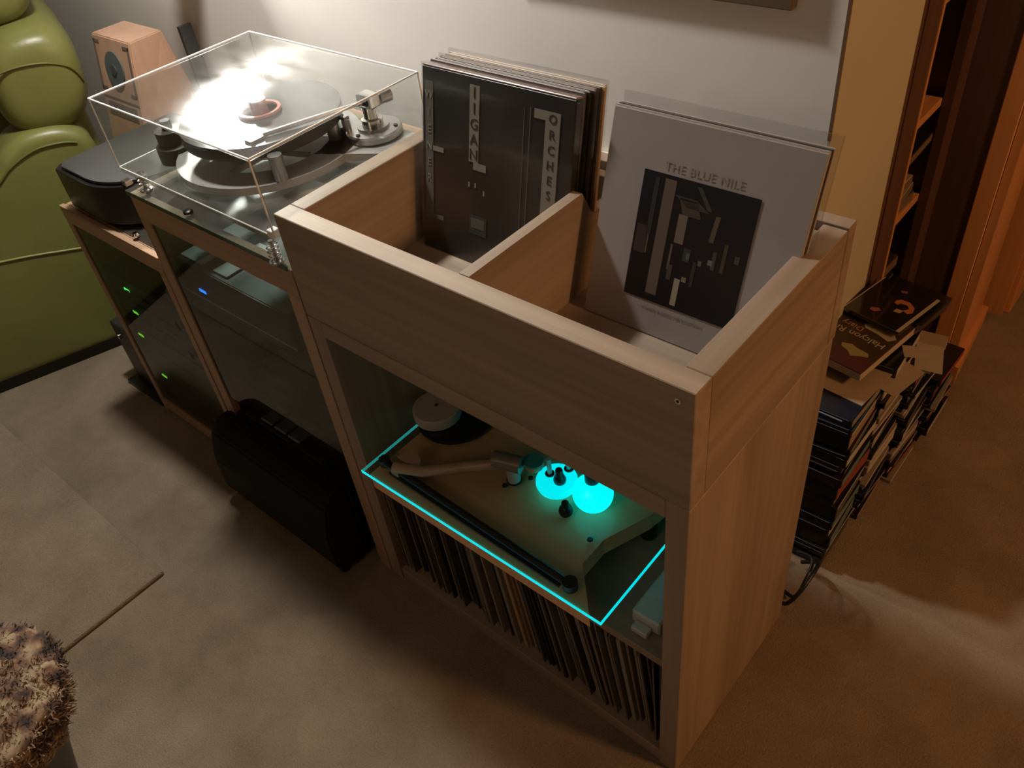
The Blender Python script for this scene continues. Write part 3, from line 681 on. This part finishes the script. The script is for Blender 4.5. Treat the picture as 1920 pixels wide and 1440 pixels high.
# bits on the glass
tag(lathe('rubber_puck', [(0, 0), (.009, 0), (.009, .004), (.006, .006), (0, .006)], (-1.085, .012, PZ), BLACK, None, 16), 'small flat black puck on glass top near the front edge', 'puck')
pg = thing('cable_plug', 'black plug standing on glass behind the dust cover by the records', 'plug', (-.83, .44, PZ))
lathe('flange', [(0, 0), (.014, 0), (.014, .004), (0, .004)], (-.83, .44, PZ), BLACKM, pg, 18)
lathe('stem', [(0, .0042), (.006, .0042), (.008, .02), (.007, .045), (0, .046)], (-.83, .44, PZ), BLACKM, pg, 18)

# ================= LAMPS (just above the picture) =================
LMP = Vector((-1.74, .505, 1.325))
ll = thing('led_lamp', 'wall mounted led panel lamp facing the turntable', 'lamp', LMP)
tgt = Vector((-.98, .10, 1.03))
ll.rotation_euler = (tgt-LMP).to_track_quat('-Z', 'Y').to_euler()
LEDM = mat('led_emitter', (1, 1, 1), .5, emis=(1, .97, .90), estr=1500)
box('housing', (-.066, -.040, .002), (.066, .040, .018), ALU, ll, .002, world=False)
for a_, b_ in (((-.066, -.040), (-.062, .040)), ((.062, -.040), (.066, .040)), ((-.062, -.040), (.062, -.036)), ((-.062, .036), (.062, .040))):
    box('added_hood', (a_[0], a_[1], -.045), (b_[0], b_[1], .0018), BLACKM, ll, world=False)  # unseen hood, added to keep the LED light off the wall
for ix in range(10):
    for iy in range(5):
        q = (-.050+.011*ix, -.022+.011*iy)
        cyl('led', (q[0], q[1], .0015), (q[0], q[1], -.002), .0032, LEDM, ll, n=8, world=False)
# pendant housing around key light
pd = thing('pendant_lamp', 'ceiling spot lamp above the turntable', 'lamp', (KEY[0], KEY[1], KEY[2]+.03))
lathe('shade', [(.075, -.02), (.08, -.02), (.05, .09), (.045, .09)], (KEY[0], KEY[1], KEY[2]+.03), ALU, pd, 28)
cyl('rod', (KEY[0], KEY[1], KEY[2]+.12), (KEY[0], KEY[1], 2.42), .006, ALU, pd, n=10)

# ================= ARMCHAIR =================
O = Vector((-2.137, .072, 0)); ang = math.atan2(.353, .117)
ch = thing('armchair', 'olive green leather recliner armchair left of the hifi cabinets', 'armchair', O, (0, 0, ang))
# local frame: x = towards chair back (right in the picture), +y = inward (away from viewer), z up
def soft(name, lo, hi, bev, m=LEATHER, seg=5, rx=0, parent=None, puff=0.0, ry=0):
    bm = bmesh.new(); lo = Vector(lo); hi = Vector(hi)
    vs_ = add_box(bm, lo, hi, bev, seg)
    bmesh.ops.subdivide_edges(bm, edges=[e_ for e_ in bm.edges if e_.calc_length() > .06], cuts=3, use_grid_fill=True)
    c = (lo+hi)/2; s = (hi-lo)/2
    if puff:
        for v in bm.verts:
            d = v.co-c; nx, ny, nz = d.x/s.x, d.y/s.y, d.z/s.z
            k = (1-abs(nx)**2)*(1-abs(ny)**2)+(1-abs(nx)**2)*(1-abs(nz)**2)+(1-abs(ny)**2)*(1-abs(nz)**2)
            v.co = c+Vector((d.x*(1+puff*.5*k/s.x*.1), d.y*(1+puff*.5*k/s.y*.1), d.z*(1+puff*k/s.z*.1)))
    if ry: bmesh.ops.rotate(bm, verts=bm.verts, cent=c, matrix=Matrix.Rotation(ry, 3, 'Y'))
    o = link(name, bm, m, parent or ch, False, smooth=True)
    return o
for yy in (0.0, .56):
    pts = [(-.78, .035), (-.80, .30), (-.78, .52), (-.70, .60), (-.40, .61), (-.18, .615), (-.085, .64), (-.035, .69), (.03, .722), (.11, .722), (.170, .700), (.198, .66), (.205, .60), (.205, .035)]
    P_ = [Vector((p[0], p[1])) for p in pts]; Q_ = []
    for k in range(len(P_)-1):
        a, b, c_, d = P_[max(k-1, 0)], P_[k], P_[k+1], P_[min(k+2, len(P_)-1)]
        if k < 3 or k > 10: Q_.append(b); continue
        for q in range(5):
            t = q/5; Q_.append(.5*((2*b)+(-a+c_)*t+(2*a-5*b+4*c_-d)*t*t+(-a+3*b-3*c_+d)*t**3))
    Q_.append(P_[-1]); nq = len(Q_); nrm_ = []
    for k in range(nq):
        t = (Q_[(k+1) % nq]-Q_[k-1]).normalized(); nrm_.append(Vector((t.y, -t.x)))
    bm = bmesh.new(); layers = []; r_ = .034
    for side in (0, 1):
        for q in range(7):
            a_ = PI/2*q/6 if side == 0 else PI/2*(6-q)/6
            ins = r_*(1-math.sin(a_)); y_ = r_*(1-math.cos(a_)); y_ = y_ if side == 0 else .17-y_
            layers.append([bm.verts.new((Q_[k].x+nrm_[k].x*ins, yy+y_, max(.036, Q_[k].y+nrm_[k].y*ins))) for k in range(nq)])
    bm.faces.new(layers[0]); bm.faces.new(layers[-1])
    for A_, B_ in zip(layers, layers[1:]):
        for k in range(nq): bm.faces.new((A_[k], A_[(k+1) % nq], B_[(k+1) % nq], B_[k]))
    am = shade(link('arm', bm, LEATHER, ch, False), 1.0)
    if yy == 0:
        tube('piping', [(-.30, -.001, .580), (-.16, -.001, .585), (-.080, -.001, .618), (-.025, -.001, .655), (.05, -.002, .682), (.12, -.002, .680), (.158, -.001, .668)], .0035, LEATHERD, am, 6, False, 6)
        tube('side_seam', [(-.60, -.001, .46), (-.17, -.001, .413), (.04, -.001, .372), (.20, -.001, .345)], .0035, mat('olive_seam', (.26, .27, .07), .4), am, 6, False, 4)
box('plinth', (-.76, .02, 0), (.19, .71, .040), BLACK, ch, world=False)
soft('seat', (-.74, .172, .045), (.02, .558, .43), .05, puff=.2)
# back: lumbar, shoulder and head rolls
def pillow(name, lo, hi, ex=.42, n1=24, n2=36, tilt=0.0):
    lo = Vector(lo); hi = Vector(hi); c = (lo+hi)/2; h = (hi-lo)/2; bm = bmesh.new(); rg = []
    sg = lambda v, p: math.copysign(abs(v)**p, v)
    for i_ in range(n1+1):
        ph_ = -PI/2+PI*i_/n1; ring = []
        if i_ in (0, n1): rg.append([bm.verts.new(c+Vector((0, math.copysign(h.y, ph_), 0)))]); continue
        for k_ in range(n2):
            th = 2*PI*k_/n2; cp = sg(math.cos(ph_), ex*.75)
            z_ = sg(math.sin(th), ex+.25)*cp*h.z
            ring.append(bm.verts.new(c+Vector((sg(math.cos(th), ex+.25)*cp*h.x+tilt*z_, sg(math.sin(ph_), ex*.75)*h.y, z_))))
        rg.append(ring)
    for A_, B_ in zip(rg, rg[1:]):
        for k_ in range(n2):
            l_ = (k_+1) % n2
            if len(A_) == 1: bm.faces.new((A_[0], B_[k_], B_[l_]))
            elif len(B_) == 1: bm.faces.new((A_[k_], A_[l_], B_[0]))
            else: bm.faces.new((A_[k_], A_[l_], B_[l_], B_[k_]))
    return link(name, bm, LEATHER, ch, False, smooth=True)
b2 = pillow('back_cushion', (.012, .020, .680), (.262, .57, .972), .50, tilt=.10)
tube('cushion_seam', [(.030, .060, .862), (.045, .024, .880), (.10, .0195, .888), (.17, .020, .880), (.225, .026, .852), (.245, .050, .80)], .003, LEATHERD, b2, 6, False, 6)
pillow('headrest', (.02, .10, .955), (.235, .55, 1.20), .50, tilt=.12)
soft('back_shell', (.08, .10, .30), (.22, .50, .95), .05, seg=4)

# ================= SPEAKER in the corner =================
sp = thing('speaker', 'small tapered pale wood speaker with round grey cone near the wall', 'speaker', (-2.02, .45, .60))
bm = bmesh.new()
bt_ = [(-2.125, .330, .60), (-1.920, .330, .60), (-1.915, .552, .60), (-2.125, .552, .60)]
tp_ = [(-2.122, .398, .905), (-1.922, .398, .905), (-1.930, .502, .905), (-2.122, .502, .905)]
a = [bm.verts.new(p) for p in bt_]; b = [bm.verts.new(p) for p in tp_]
bm.faces.new(a); bm.faces.new(b)
for k in range(4): bm.faces.new((a[k], a[(k+1) % 4], b[(k+1) % 4], b[k]))
bmesh.ops.bevel(bm, geom=list(bm.edges), offset=.003, segments=2, affect='EDGES')
body = link('cabinet', bm, SPKWOOD[2], sp)
fn = Vector((0, -(.905-.60), (.398-.330))).normalized()  # outward normal of baffle
def onb(x, z_): return Vector((x, .330+(z_-.60)*(.068/.305), z_))
zc = .825
cyl('cone', onb(-2.022, zc)+fn*.0005, onb(-2.022, zc)+fn*.004, .048, mat('grey_cone', (.10, .12, .13), .5), body, n=36)
cyl('dust_cap', onb(-2.022, zc)+fn*.0042, onb(-2.022, zc)+fn*.007, .014, mat('dark_cap', (.06, .075, .08), .4), body, n=24)
GB = flat((.16, .12, .10))
def strip(x0, z0_, x1, z1_):
    p = [onb(x0, z0_), onb(x1, z0_), onb(x1, z1_), onb(x0, z1_)]
    prism('baffle_groove', [q+fn*.0003 for q in p], fn*.0012, GB, body)
strip(-2.116, .765, -2.108, .893); strip(-2.116, .885, -2.085, .893); strip(-1.937, .765, -1.929, .893); strip(-1.960, .885, -1.929, .893)
strip(-2.116, .765, -2.085, .773); strip(-1.960, .765, -1.929, .773); strip(-2.118, .745, -1.926, .749); strip(-2.10, .70, -1.945, .735)
tag(box('wall_panel', (-1.905, .535, .70), (-1.893, .572, .905), mat('dark_grey_panel', (.05, .06, .065), .4)), 'thin dark grey panel standing behind the corner speaker', 'panel')
sst = thing('speaker_stand', 'dark wooden stand beneath the corner speaker', 'stand', (-2.02, .45, 0))
box('post', (-2.10, .35, .02), (-1.94, .54, .585), DARKWOOD[2], sst, .003)
box('base', (-2.13, .33, 0), (-1.91, .565, .0198), DARKWOOD[0], sst, .003)
box('top_plate', (-2.12, .335, .5852), (-1.92, .555, .5995), DARKWOOD[0], sst, .002)
tag(box('wall_panel', (-1.905, .545, .0), (-1.893, .572, .699), mat('dark_grey_panel2', (.05, .06, .065), .4)), 'dark lower panel under the thin grey panel behind the corner speaker', 'panel')

# ================= PICTURE FRAME on the wall =================
pf = thing('picture_frame', 'wide picture frame on the wall, only its bottom edge in view', 'picture', (-.62, .57, 1.115), (0, 0, 0))
FRM = mat('olive_frame', (.13, .088, .045), .6)
box('bottom_rail', (-.74, .573, 1.146), (-.198, .5885, 1.175), FRM, pf, .002)
box('side_rail', (-.74, .573, 1.1752), (-.71, .5885, 1.70), FRM, pf, .002)
box('side_rail', (-.228, .573, 1.1752), (-.198, .5885, 1.70), FRM, pf, .002)
box('top_rail', (-.74, .573, 1.7002), (-.198, .5885, 1.73), FRM, pf, .002)
box('picture', (-.71, .580, 1.1752), (-.228, .5885, 1.70), flat((.25, .2, .13)), pf)

# ================= BOOKCASES on the right =================
BX = RX
bc = thing('bookcase', 'tall dark orange bookcase in the recess beyond the cream wall', 'bookcase', (-.28, 1.1, 0))
by0, by1 = .915, 1.300
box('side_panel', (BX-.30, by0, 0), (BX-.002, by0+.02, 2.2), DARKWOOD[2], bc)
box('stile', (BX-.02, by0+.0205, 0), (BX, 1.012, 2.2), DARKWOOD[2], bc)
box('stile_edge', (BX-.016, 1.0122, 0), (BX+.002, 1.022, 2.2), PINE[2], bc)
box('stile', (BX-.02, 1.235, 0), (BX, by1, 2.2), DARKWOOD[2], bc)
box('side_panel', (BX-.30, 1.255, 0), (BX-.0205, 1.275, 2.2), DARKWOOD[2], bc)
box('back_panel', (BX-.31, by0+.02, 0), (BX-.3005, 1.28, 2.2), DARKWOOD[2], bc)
shz = [.06, .30, .53, .755, 1.0, 1.3, 1.6, 1.9, 2.18]
for q in shz: box('shelf', (BX-.30, by0+.021, q), (BX-.021, 1.2345, q+.018), PINE[1], bc, .001)
bcol = [(.05, .02, .015), (.02, .02, .022), (.10, .05, .03), (.16, .13, .10), (.03, .03, .035), (.12, .03, .02)]
bn = ['maroon', 'black', 'brown', 'grey-beige', 'slate', 'dark red']
def shelf_book(zz, h, c_, lb, dx=0, dy=0, rz=0, l=.085, pages=(.16, .11, .07)):
    o = thing('shelved_book', lb, 'book', (BX-.128+dx, 1.115+dy, zz), (0, 0, rz), 'books lying on the bookcase shelves')
    box('cover', (-.10, -l, 0), (.10, l, h), flat(c_, .35), o, .0012, world=False)
    box('pages', (-.098, -l+.002, .003), (.1012, l-.002, h-.003), flat(pages, .8), o, world=False)
for zz, h, c_, lb, dx, dy, rz, l in [
    (.0785, .030, (.03, .02, .02), 'black book, lowest on the bottom bookcase shelf', 0, 0, .05, .085), (.1091, .028, (.12, .05, .03), 'brown book on top of the black one on the bottom bookcase shelf', 0, 0, -.04, .08),
    (.3185, .030, (.02, .02, .022), 'black book, lowest of the pile on the second bookcase shelf', 0, 0, .0, .088), (.3491, .026, (.10, .03, .02), 'maroon book, middle of the pile on the second bookcase shelf', -.008, 0, .08, .08), (.3757, .030, (.05, .03, .025), 'dark brown book, top of the pile on the second bookcase shelf', 0, .004, -.05, .08),
    (.5485, .028, (.03, .02, .018), 'near-black book, lowest of the pile on the third bookcase shelf', 0, 0, -.05, .085), (.5771, .022, (.30, .24, .18), 'pale paper-covered book in the pile on the third bookcase shelf', .006, -.004, .06, .07), (.5997, .020, (.34, .28, .22), 'pale beige book on the pale paper-covered one on the third bookcase shelf', -.002, .0, -.03, .066),
    (.6203, .030, (.03, .015, .012), 'dark maroon book near the top of the third bookcase shelf', -.02, .01, .04, .085), (.6509, .034, (.12, .045, .02), 'rust brown book near the top of the third bookcase shelf', -.03, .0, -.03, .08),
    (.6855, .022, (.012, .013, .014), 'flat black case lying uppermost on the third bookcase shelf', .012, .0, .02, .095),
    (.7735, .030, (.02, .02, .022), 'black book lying on the fourth bookcase shelf', -.04, .0, .1, .085),
    (1.0185, .035, (.014, .015, .016), 'thick black case on the highest bookcase shelf in view', .01, .0, -.02, .09)]:
    shelf_book(zz, h, c_, lb, dx, dy, rz, l)
# orange wardrobe end
wd = thing('wardrobe', 'tall orange wood cupboard at the right edge, side panel towards the camera darkened as shade', 'cupboard', (-.2, 1.45, 0))
y0w = 1.305
box('side_panel', (-.45, y0w, 0), (.000, y0w+.02, 2.25), DARKWOOD[2], wd, .001)  # shade of the unlit side put in as darker wood colour
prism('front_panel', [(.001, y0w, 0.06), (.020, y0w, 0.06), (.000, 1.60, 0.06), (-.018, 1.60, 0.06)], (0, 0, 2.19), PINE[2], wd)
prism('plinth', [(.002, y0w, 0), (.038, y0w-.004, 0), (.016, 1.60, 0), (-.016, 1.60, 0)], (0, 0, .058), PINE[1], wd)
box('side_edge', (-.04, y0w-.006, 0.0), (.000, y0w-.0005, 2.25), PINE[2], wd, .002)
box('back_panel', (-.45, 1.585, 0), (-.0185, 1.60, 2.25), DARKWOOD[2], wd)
dr = struct(box('door_1', (.02, 1.68, .0), (.06, 2.35, 2.1), PINE[2], bev=.002))
struct(box('trim_3', (-.10, 1.66, 0), (.045, 1.679, 2.15), PINE[2]))

# ================= CD PILE =================
def cd_case(name, label, x, y_, z_, rz, body, edge, g, w_=.125, l_=.142, h=.010, clearlid=False, kind='CD'):
    t = thing(name, label, kind, (x, y_, z_), (0, 0, rz), g)
    if clearlid:
        box('inlay', (-w_/2+.002, -l_/2+.002, .0012), (w_/2-.002, l_/2-.002, h-.0014), flat(body, .3), t, world=False)
        box('case', (-w_/2, -l_/2, 0), (w_/2, l_/2, h-.0006), CASEC, t, .0008, world=False)
    else:
        box('case', (-w_/2, -l_/2, 0), (w_/2, l_/2, h-.0006), flat(body, .18), t, .0008, world=False)
        box('spine_print', (w_/2-.0002, -l_/2+.004, .0020), (w_/2+.0004, l_/2-.004, h-.0026), flat(edge, .4), t, world=False)
        box('case_rim', (-w_/2+.006, -l_/2-.0005, h-.0024), (w_/2-.006, -l_/2+.001, h-.0014), flat((.15, .16, .17), .2), t, world=False)
    return t
darks = [(.008, .008, .01), (.012, .016, .028), (.01, .01, .01), (.02, .012, .01), (.006, .006, .007)]
edges = [(.48, .43, .36), (.28, .06, .045), (.50, .45, .38), (.10, .10, .11), (.36, .26, .17), (.56, .52, .44), (.12, .22, .21), (.55, .46, .34), (.07, .06, .06)]
enames = ['pale', 'red', 'buff', 'charcoal', 'tan', 'ivory', 'teal', 'sand', 'black']
def column(cx, cy, ztop, nm, seed, jx=.006, jy=.006, drift=0.0, hs=(.0103, .0103, .0103, .0106, .0160, .0240), pale=.55):
    rnd = random.Random(seed); z_ = .0006; k = 0
    while z_ < ztop-.009:
        h = rnd.choice(hs)
        if z_+h > ztop: h = ztop-z_
        e_ = rnd.randrange(len(edges)); d_ = rnd.choice(darks)
        if e_ in (0, 5, 2, 7) and rnd.random() < pale: d_ = (.22, .19, .15)
        cd_case('cd_case', 'CD case with %s spine, %s column of floor pile, %s' % (enames[e_], nm, ['near the floor', 'in its lower part', 'at mid height', 'in its upper part', 'near its top'][min(4, int(5*z_/ztop))]), cx+rnd.uniform(-jx, jx), cy+rnd.uniform(-jy, jy)+drift*z_, z_, rnd.uniform(-.06, .06), d_, edges[e_], 'CD cases in the %s column' % nm, h=h)
        z_ += h; k += 1
    return z_
zA = column(-.050, .640, .425, 'front', 3, hs=(.0103, .024, .024, .040, .0103), pale=.0)
zB = column(-.048, .800, .470, 'middle', 5, .008)
zC = column(-.030, .958, .330, 'rear', 9, .010)
zD = column(-.020, 1.118, .215, 'farthest', 11, .012)
# blue-edged and special cases on the front column top
cd_case('cd_case', 'blue edged CD case near the top of the front column', -.050, .636, zA, .02, (.01, .015, .025), (.03, .12, .26), None)
sp1 = cd_case('cd_box', 'dark blue CD box with pale stripe, under the Halcyon book', -.050, .640, zA+.0104, -.03, (.01, .014, .024), (.30, .26, .20), None, h=.020)
box('stripe', (-.05, -.0722, .010), (.045, -.0705, .0125), flat((.30, .34, .40)), sp1, world=False)
zz = zA+.0306
tag(box('cardboard_slip', (-.108, .620, zz), (.014, .735, zz+.002), flat((.34, .26, .18)), rz=-.10), 'tan cardboard slip sticking out beneath the Halcyon book', 'cardboard')
# book
bk = thing('book', 'paperback with Halcyon lettering, plum and yellow cover, on the front CD column', 'book', (-.066, .755, max(zz+.0022, .470+.0012)), (0, 0, -.16))
box('cover', (-.065, -.095, 0), (.065, .095, .019), flat((.055, .035, .022), .35), bk, .001, world=False)
box('pages', (-.0655, -.0955, .0016), (.0655, .0955, .0172), flat((.46, .38, .28), .8), bk, world=False)
TF = Matrix.Identity(4)
def tp(name, x0, y0_, x1, y1, c, z_=.0191, parent=bk, poly=None):
    if poly is None: return box(name, (x0, y0_, z_), (x1, y1, z_+.0003), flat(c, .35), parent, world=False)
    return prism(name, [(p[0], p[1], z_) for p in poly], (0, 0, .0003), flat(c, .35), parent, False)
tp('plum_print', -.064, -.094, .064, -.050, (.085, .030, .040))
tp('yellow_print', 0, 0, 0, 0, (.30, .27, .12), .0195, poly=[(-.012, -.038), (.006, -.030), (.018, -.034), (.044, -.036), (.050, -.046), (.036, -.052), (.022, -.062), (.010, -.052), (-.006, -.048)])
tp('pink_print', 0, 0, 0, 0, (.36, .24, .24), .0195, poly=[(-.050, -.078), (-.030, -.070), (-.020, -.074), (-.030, -.086), (-.045, -.086)])
tp('cream_print', 0, 0, 0, 0, (.34, .30, .22), .0195, poly=[(-.012, .040), (.004, .058), (.018, .050), (.050, .046), (.060, .034), (.050, .020), (.020, .028), (-.004, .030)])
rotT = Matrix.Rotation(PI, 4, 'Z')
text('title_lettering', 'Halcyon Ri', .0235, Matrix.Translation((.004, .000, .0196)) @ rotT, flat((.40, .36, .29)), bk)
text('title_lettering', 'Diary', .021, Matrix.Translation((-.026, .022, .0196)) @ rotT, flat((.34, .22, .17)), bk)
# clear CD cases on the middle column
z_ = zB; sp_l = [((.04, .02, .018), 'brown'), ((.10, .09, .085), 'grey'), ((.012, .012, .014), 'black')]
zb2 = bk.location.z+.0205
base_z = zb2-.0135
z_ = max(zB+.0004, base_z-.034)
for k, (c_, nm) in enumerate(sp_l):
    cd_case('cd_case', '%s CD in clear case, %s of the three just under the topmost dark CD' % (nm, ['lowest', 'middle', 'upper'][k]), -.040+.004*k, .905, z_, -.20+.03*k, c_, c_, None, h=.0112, clearlid=True, l_=.124, w_=.13)
    z_ += .0114
z_ = max(z_, zb2)
tc_ = cd_case('cd_case', 'topmost dark CD with orange figure print in clear case', -.047, .862, z_, -.20, (.010, .010, .011), (.1, .1, .1), None, h=.0105, clearlid=True, w_=.124, l_=.142)
for a_, b_ in (((.0545, -.0705), (.0615, .0705)), ((-.0615, -.0705), (-.0595, .0705))): box('case_hinge', (a_[0], a_[1], .0099), (b_[0], b_[1], .0106), flat((.42, .36, .29), .2), tc_, world=False)
for nm, c_, poly in (('orange_print', (.42, .15, .05), [(.000, .014), (.006, .024), (.024, .026), (.040, .016), (.046, .000), (.040, -.010), (.028, -.006), (.034, .006), (.026, .014), (.012, .012), (.010, .004), (.002, .006)]),
                     ('gold_print', (.36, .28, .12), [(.016, -.008), (.030, -.006), (.028, -.018), (.016, -.020)]),
                     ('pink_print', (.28, .12, .09), [(-.022, -.036), (-.010, -.028), (-.002, -.034), (-.010, -.044), (-.020, -.044)]),
                     ('pink_print', (.20, .08, .07), [(-.012, .050), (.000, .056), (.004, .048), (-.006, .044)])):
    prism(nm, [(p[0], p[1], .0100) for p in poly], (0, 0, .0003), flat(c_, .3), tc_, False)
# paper slips and booklets poking out of the pile
slips = [((.035, .80, .462), (.05, .035), (.36, .30, .25), 'pale pink paper tab poking from the middle CD column', .5),
         ((.030, .735, .440), (.05, .10), (.33, .27, .20), 'buff paper sleeve poking out below the book', -.2),
         ((.035, .93, .355), (.055, .09), (.40, .36, .28), 'cream paper sleeve on top of the rear CD column', .3)]
for p, s_, c_, lb, rz in slips:
    o = thing('paper_slip', lb, 'paper', p, (.0, .08, rz)); box('sheet', (-s_[0]/2, -s_[1]/2, 0), (s_[0]/2, s_[1]/2, .0012), flat(c_), o, world=False)
for k in range(4):
    o = thing('booklet', ['buff', 'cream', 'ivory', 'sand'][k]+' CD booklet stacked on the rear column, '+['lowest', 'second', 'third', 'top'][k], 'booklet', (-.02+.004*k, .955, zC+.0006+.0062*k), (0, 0, -.1+.08*k), 'booklets on the rear CD column')
    box('pages', (-.058, -.06, 0), (.06, .062, .0058), flat([(.30, .25, .18), (.38, .34, .27), (.42, .39, .33), (.36, .28, .19)][k]), o, world=False)
# cables behind the cabinet
tube_o = tube('power_cable', [(-.02, .44, .004), (.004, .425, .03), (.022, .440, .075), (.026, .50, .09), (.012, .54, .05), (-.02, .545, .02)], .0045, BLACK, None, 8, True, 6)
tag(tube_o, 'black power cable looping out behind the record cabinet', 'cable')
tag(tube('power_cable', [(-.03, .47, .004), (.006, .455, .02), (.016, .470, .06), (.008, .52, .08), (-.03, .535, .06)], .004, BLACK, None, 8, True, 6), 'thinner inner black cable loop behind the record cabinet', 'cable')

# ================= STOOL bottom left =================
SC = (-.915, -.768)
st = thing('stool', 'round black stool with mottled shaggy sheepskin cover, bottom left corner', 'stool', (SC[0], SC[1], 0))
lathe('body', [(0, 0), (.055, 0), (.066, .05), (.090, .14), (.118, .22), (.150, .29), (.158, .320), (.150, .335), (0, .335)], (SC[0], SC[1], 0), BLACKM, st, 40)
m, nt, b = newmat('mottled_fleece')
tc = N(nt, 'ShaderNodeTexCoord'); nz = N(nt, 'ShaderNodeTexNoise'); nz.inputs['Scale'].default_value = 27; nz.inputs['Detail'].default_value = 5
nt.links.new(tc.outputs['Object'], nz.inputs['Vector']); crp = N(nt, 'ShaderNodeValToRGB')
crp.color_ramp.elements[0].position = .38; crp.color_ramp.elements[0].color = (.035, .025, .022, 1)
crp.color_ramp.elements[1].position = .62; crp.color_ramp.elements[1].color = (.33, .25, .155, 1)
el = crp.color_ramp.elements.new(.5); el.color = (.15, .085, .05, 1)
nt.links.new(nz.outputs['Fac'], crp.inputs[0]); nt.links.new(crp.outputs[0], b.inputs['Base Color']); b.inputs['Roughness'].default_value = .95
FLEECE = m
bm = bmesh.new(); rnd = random.Random(4)
nr, ns = 15, 72
from mathutils import noise as mnoise
rings = []
for i in range(nr):
    u_ = i/(nr-1)
    rad = .162*math.sin(min(1, u_*1.25)*PI/2) if u_ < .8 else .162-.020*(u_-.8)*5
    zz = .366-.022*(u_/.8)**4 if u_ < .8 else .344-(u_-.8)/.2*.085
    ring = []
    for k in range(ns):
        a_ = 2*PI*k/ns
        d = mnoise.noise(Vector((rad*math.cos(a_)*38, rad*math.sin(a_)*38, zz*38)))*.016
        ring.append(bm.verts.new((SC[0]+(rad+d*.8)*math.cos(a_), SC[1]+(rad+d*.8)*math.sin(a_), zz+d)) if i else None)
    rings.append(ring)
top = bm.verts.new((SC[0], SC[1], .368)); rings[0] = None
for k in range(ns): bm.faces.new((top, rings[1][k], rings[1][(k+1) % ns]))
for i in range(1, nr-1):
    for k in range(ns): bm.faces.new((rings[i][k], rings[i][(k+1) % ns], rings[i+1][(k+1) % ns], rings[i+1][k]))
bm.faces.new(rings[-1])
cov = link('fleece_cover', bm, FLEECE, st, smooth=True)
# curly tufts (stuff)
bm = bmesh.new()
for k in range(9000):
    a_ = rnd.uniform(0, 2*PI); u_ = math.sqrt(rnd.random())
    side = rnd.random() < .35
    if side:
        zq = rnd.uniform(.265, .342); rq = .146+.018*(zq-.265)/.077; p = Vector((rq*math.cos(a_), rq*math.sin(a_), zq)); nrm = Vector((math.cos(a_), math.sin(a_), .2))
    else: p = Vector((.165*u_*math.cos(a_), .165*u_*math.sin(a_), .364-.020*u_**4)); nrm = Vector((math.cos(a_)*u_*.6, math.sin(a_)*u_*.6, 1))
    d = mnoise.noise(p*38)*.012; p += nrm.normalized()*d + Vector((SC[0], SC[1], 0))
    t1 = Vector((rnd.gauss(0, 1), rnd.gauss(0, 1), rnd.gauss(0, .6))).normalized(); nn_ = nrm.normalized()
    q = p; w_ = t1.cross(nn_).normalized()*.0018
    prev = None
    for s_ in range(4):
        c_ = p + nn_*(.0045*math.sin(s_*.9)) + t1*.0042*s_
        cur = (bm.verts.new(c_-w_*(1-s_*.25)), bm.verts.new(c_+w_*(1-s_*.25)))
        if prev: bm.faces.new((prev[0], prev[1], cur[1], cur[0]))
        prev = cur
tf = link('fleece_tufts', bm, FLEECE, st); tf['kind'] = 'stuff'
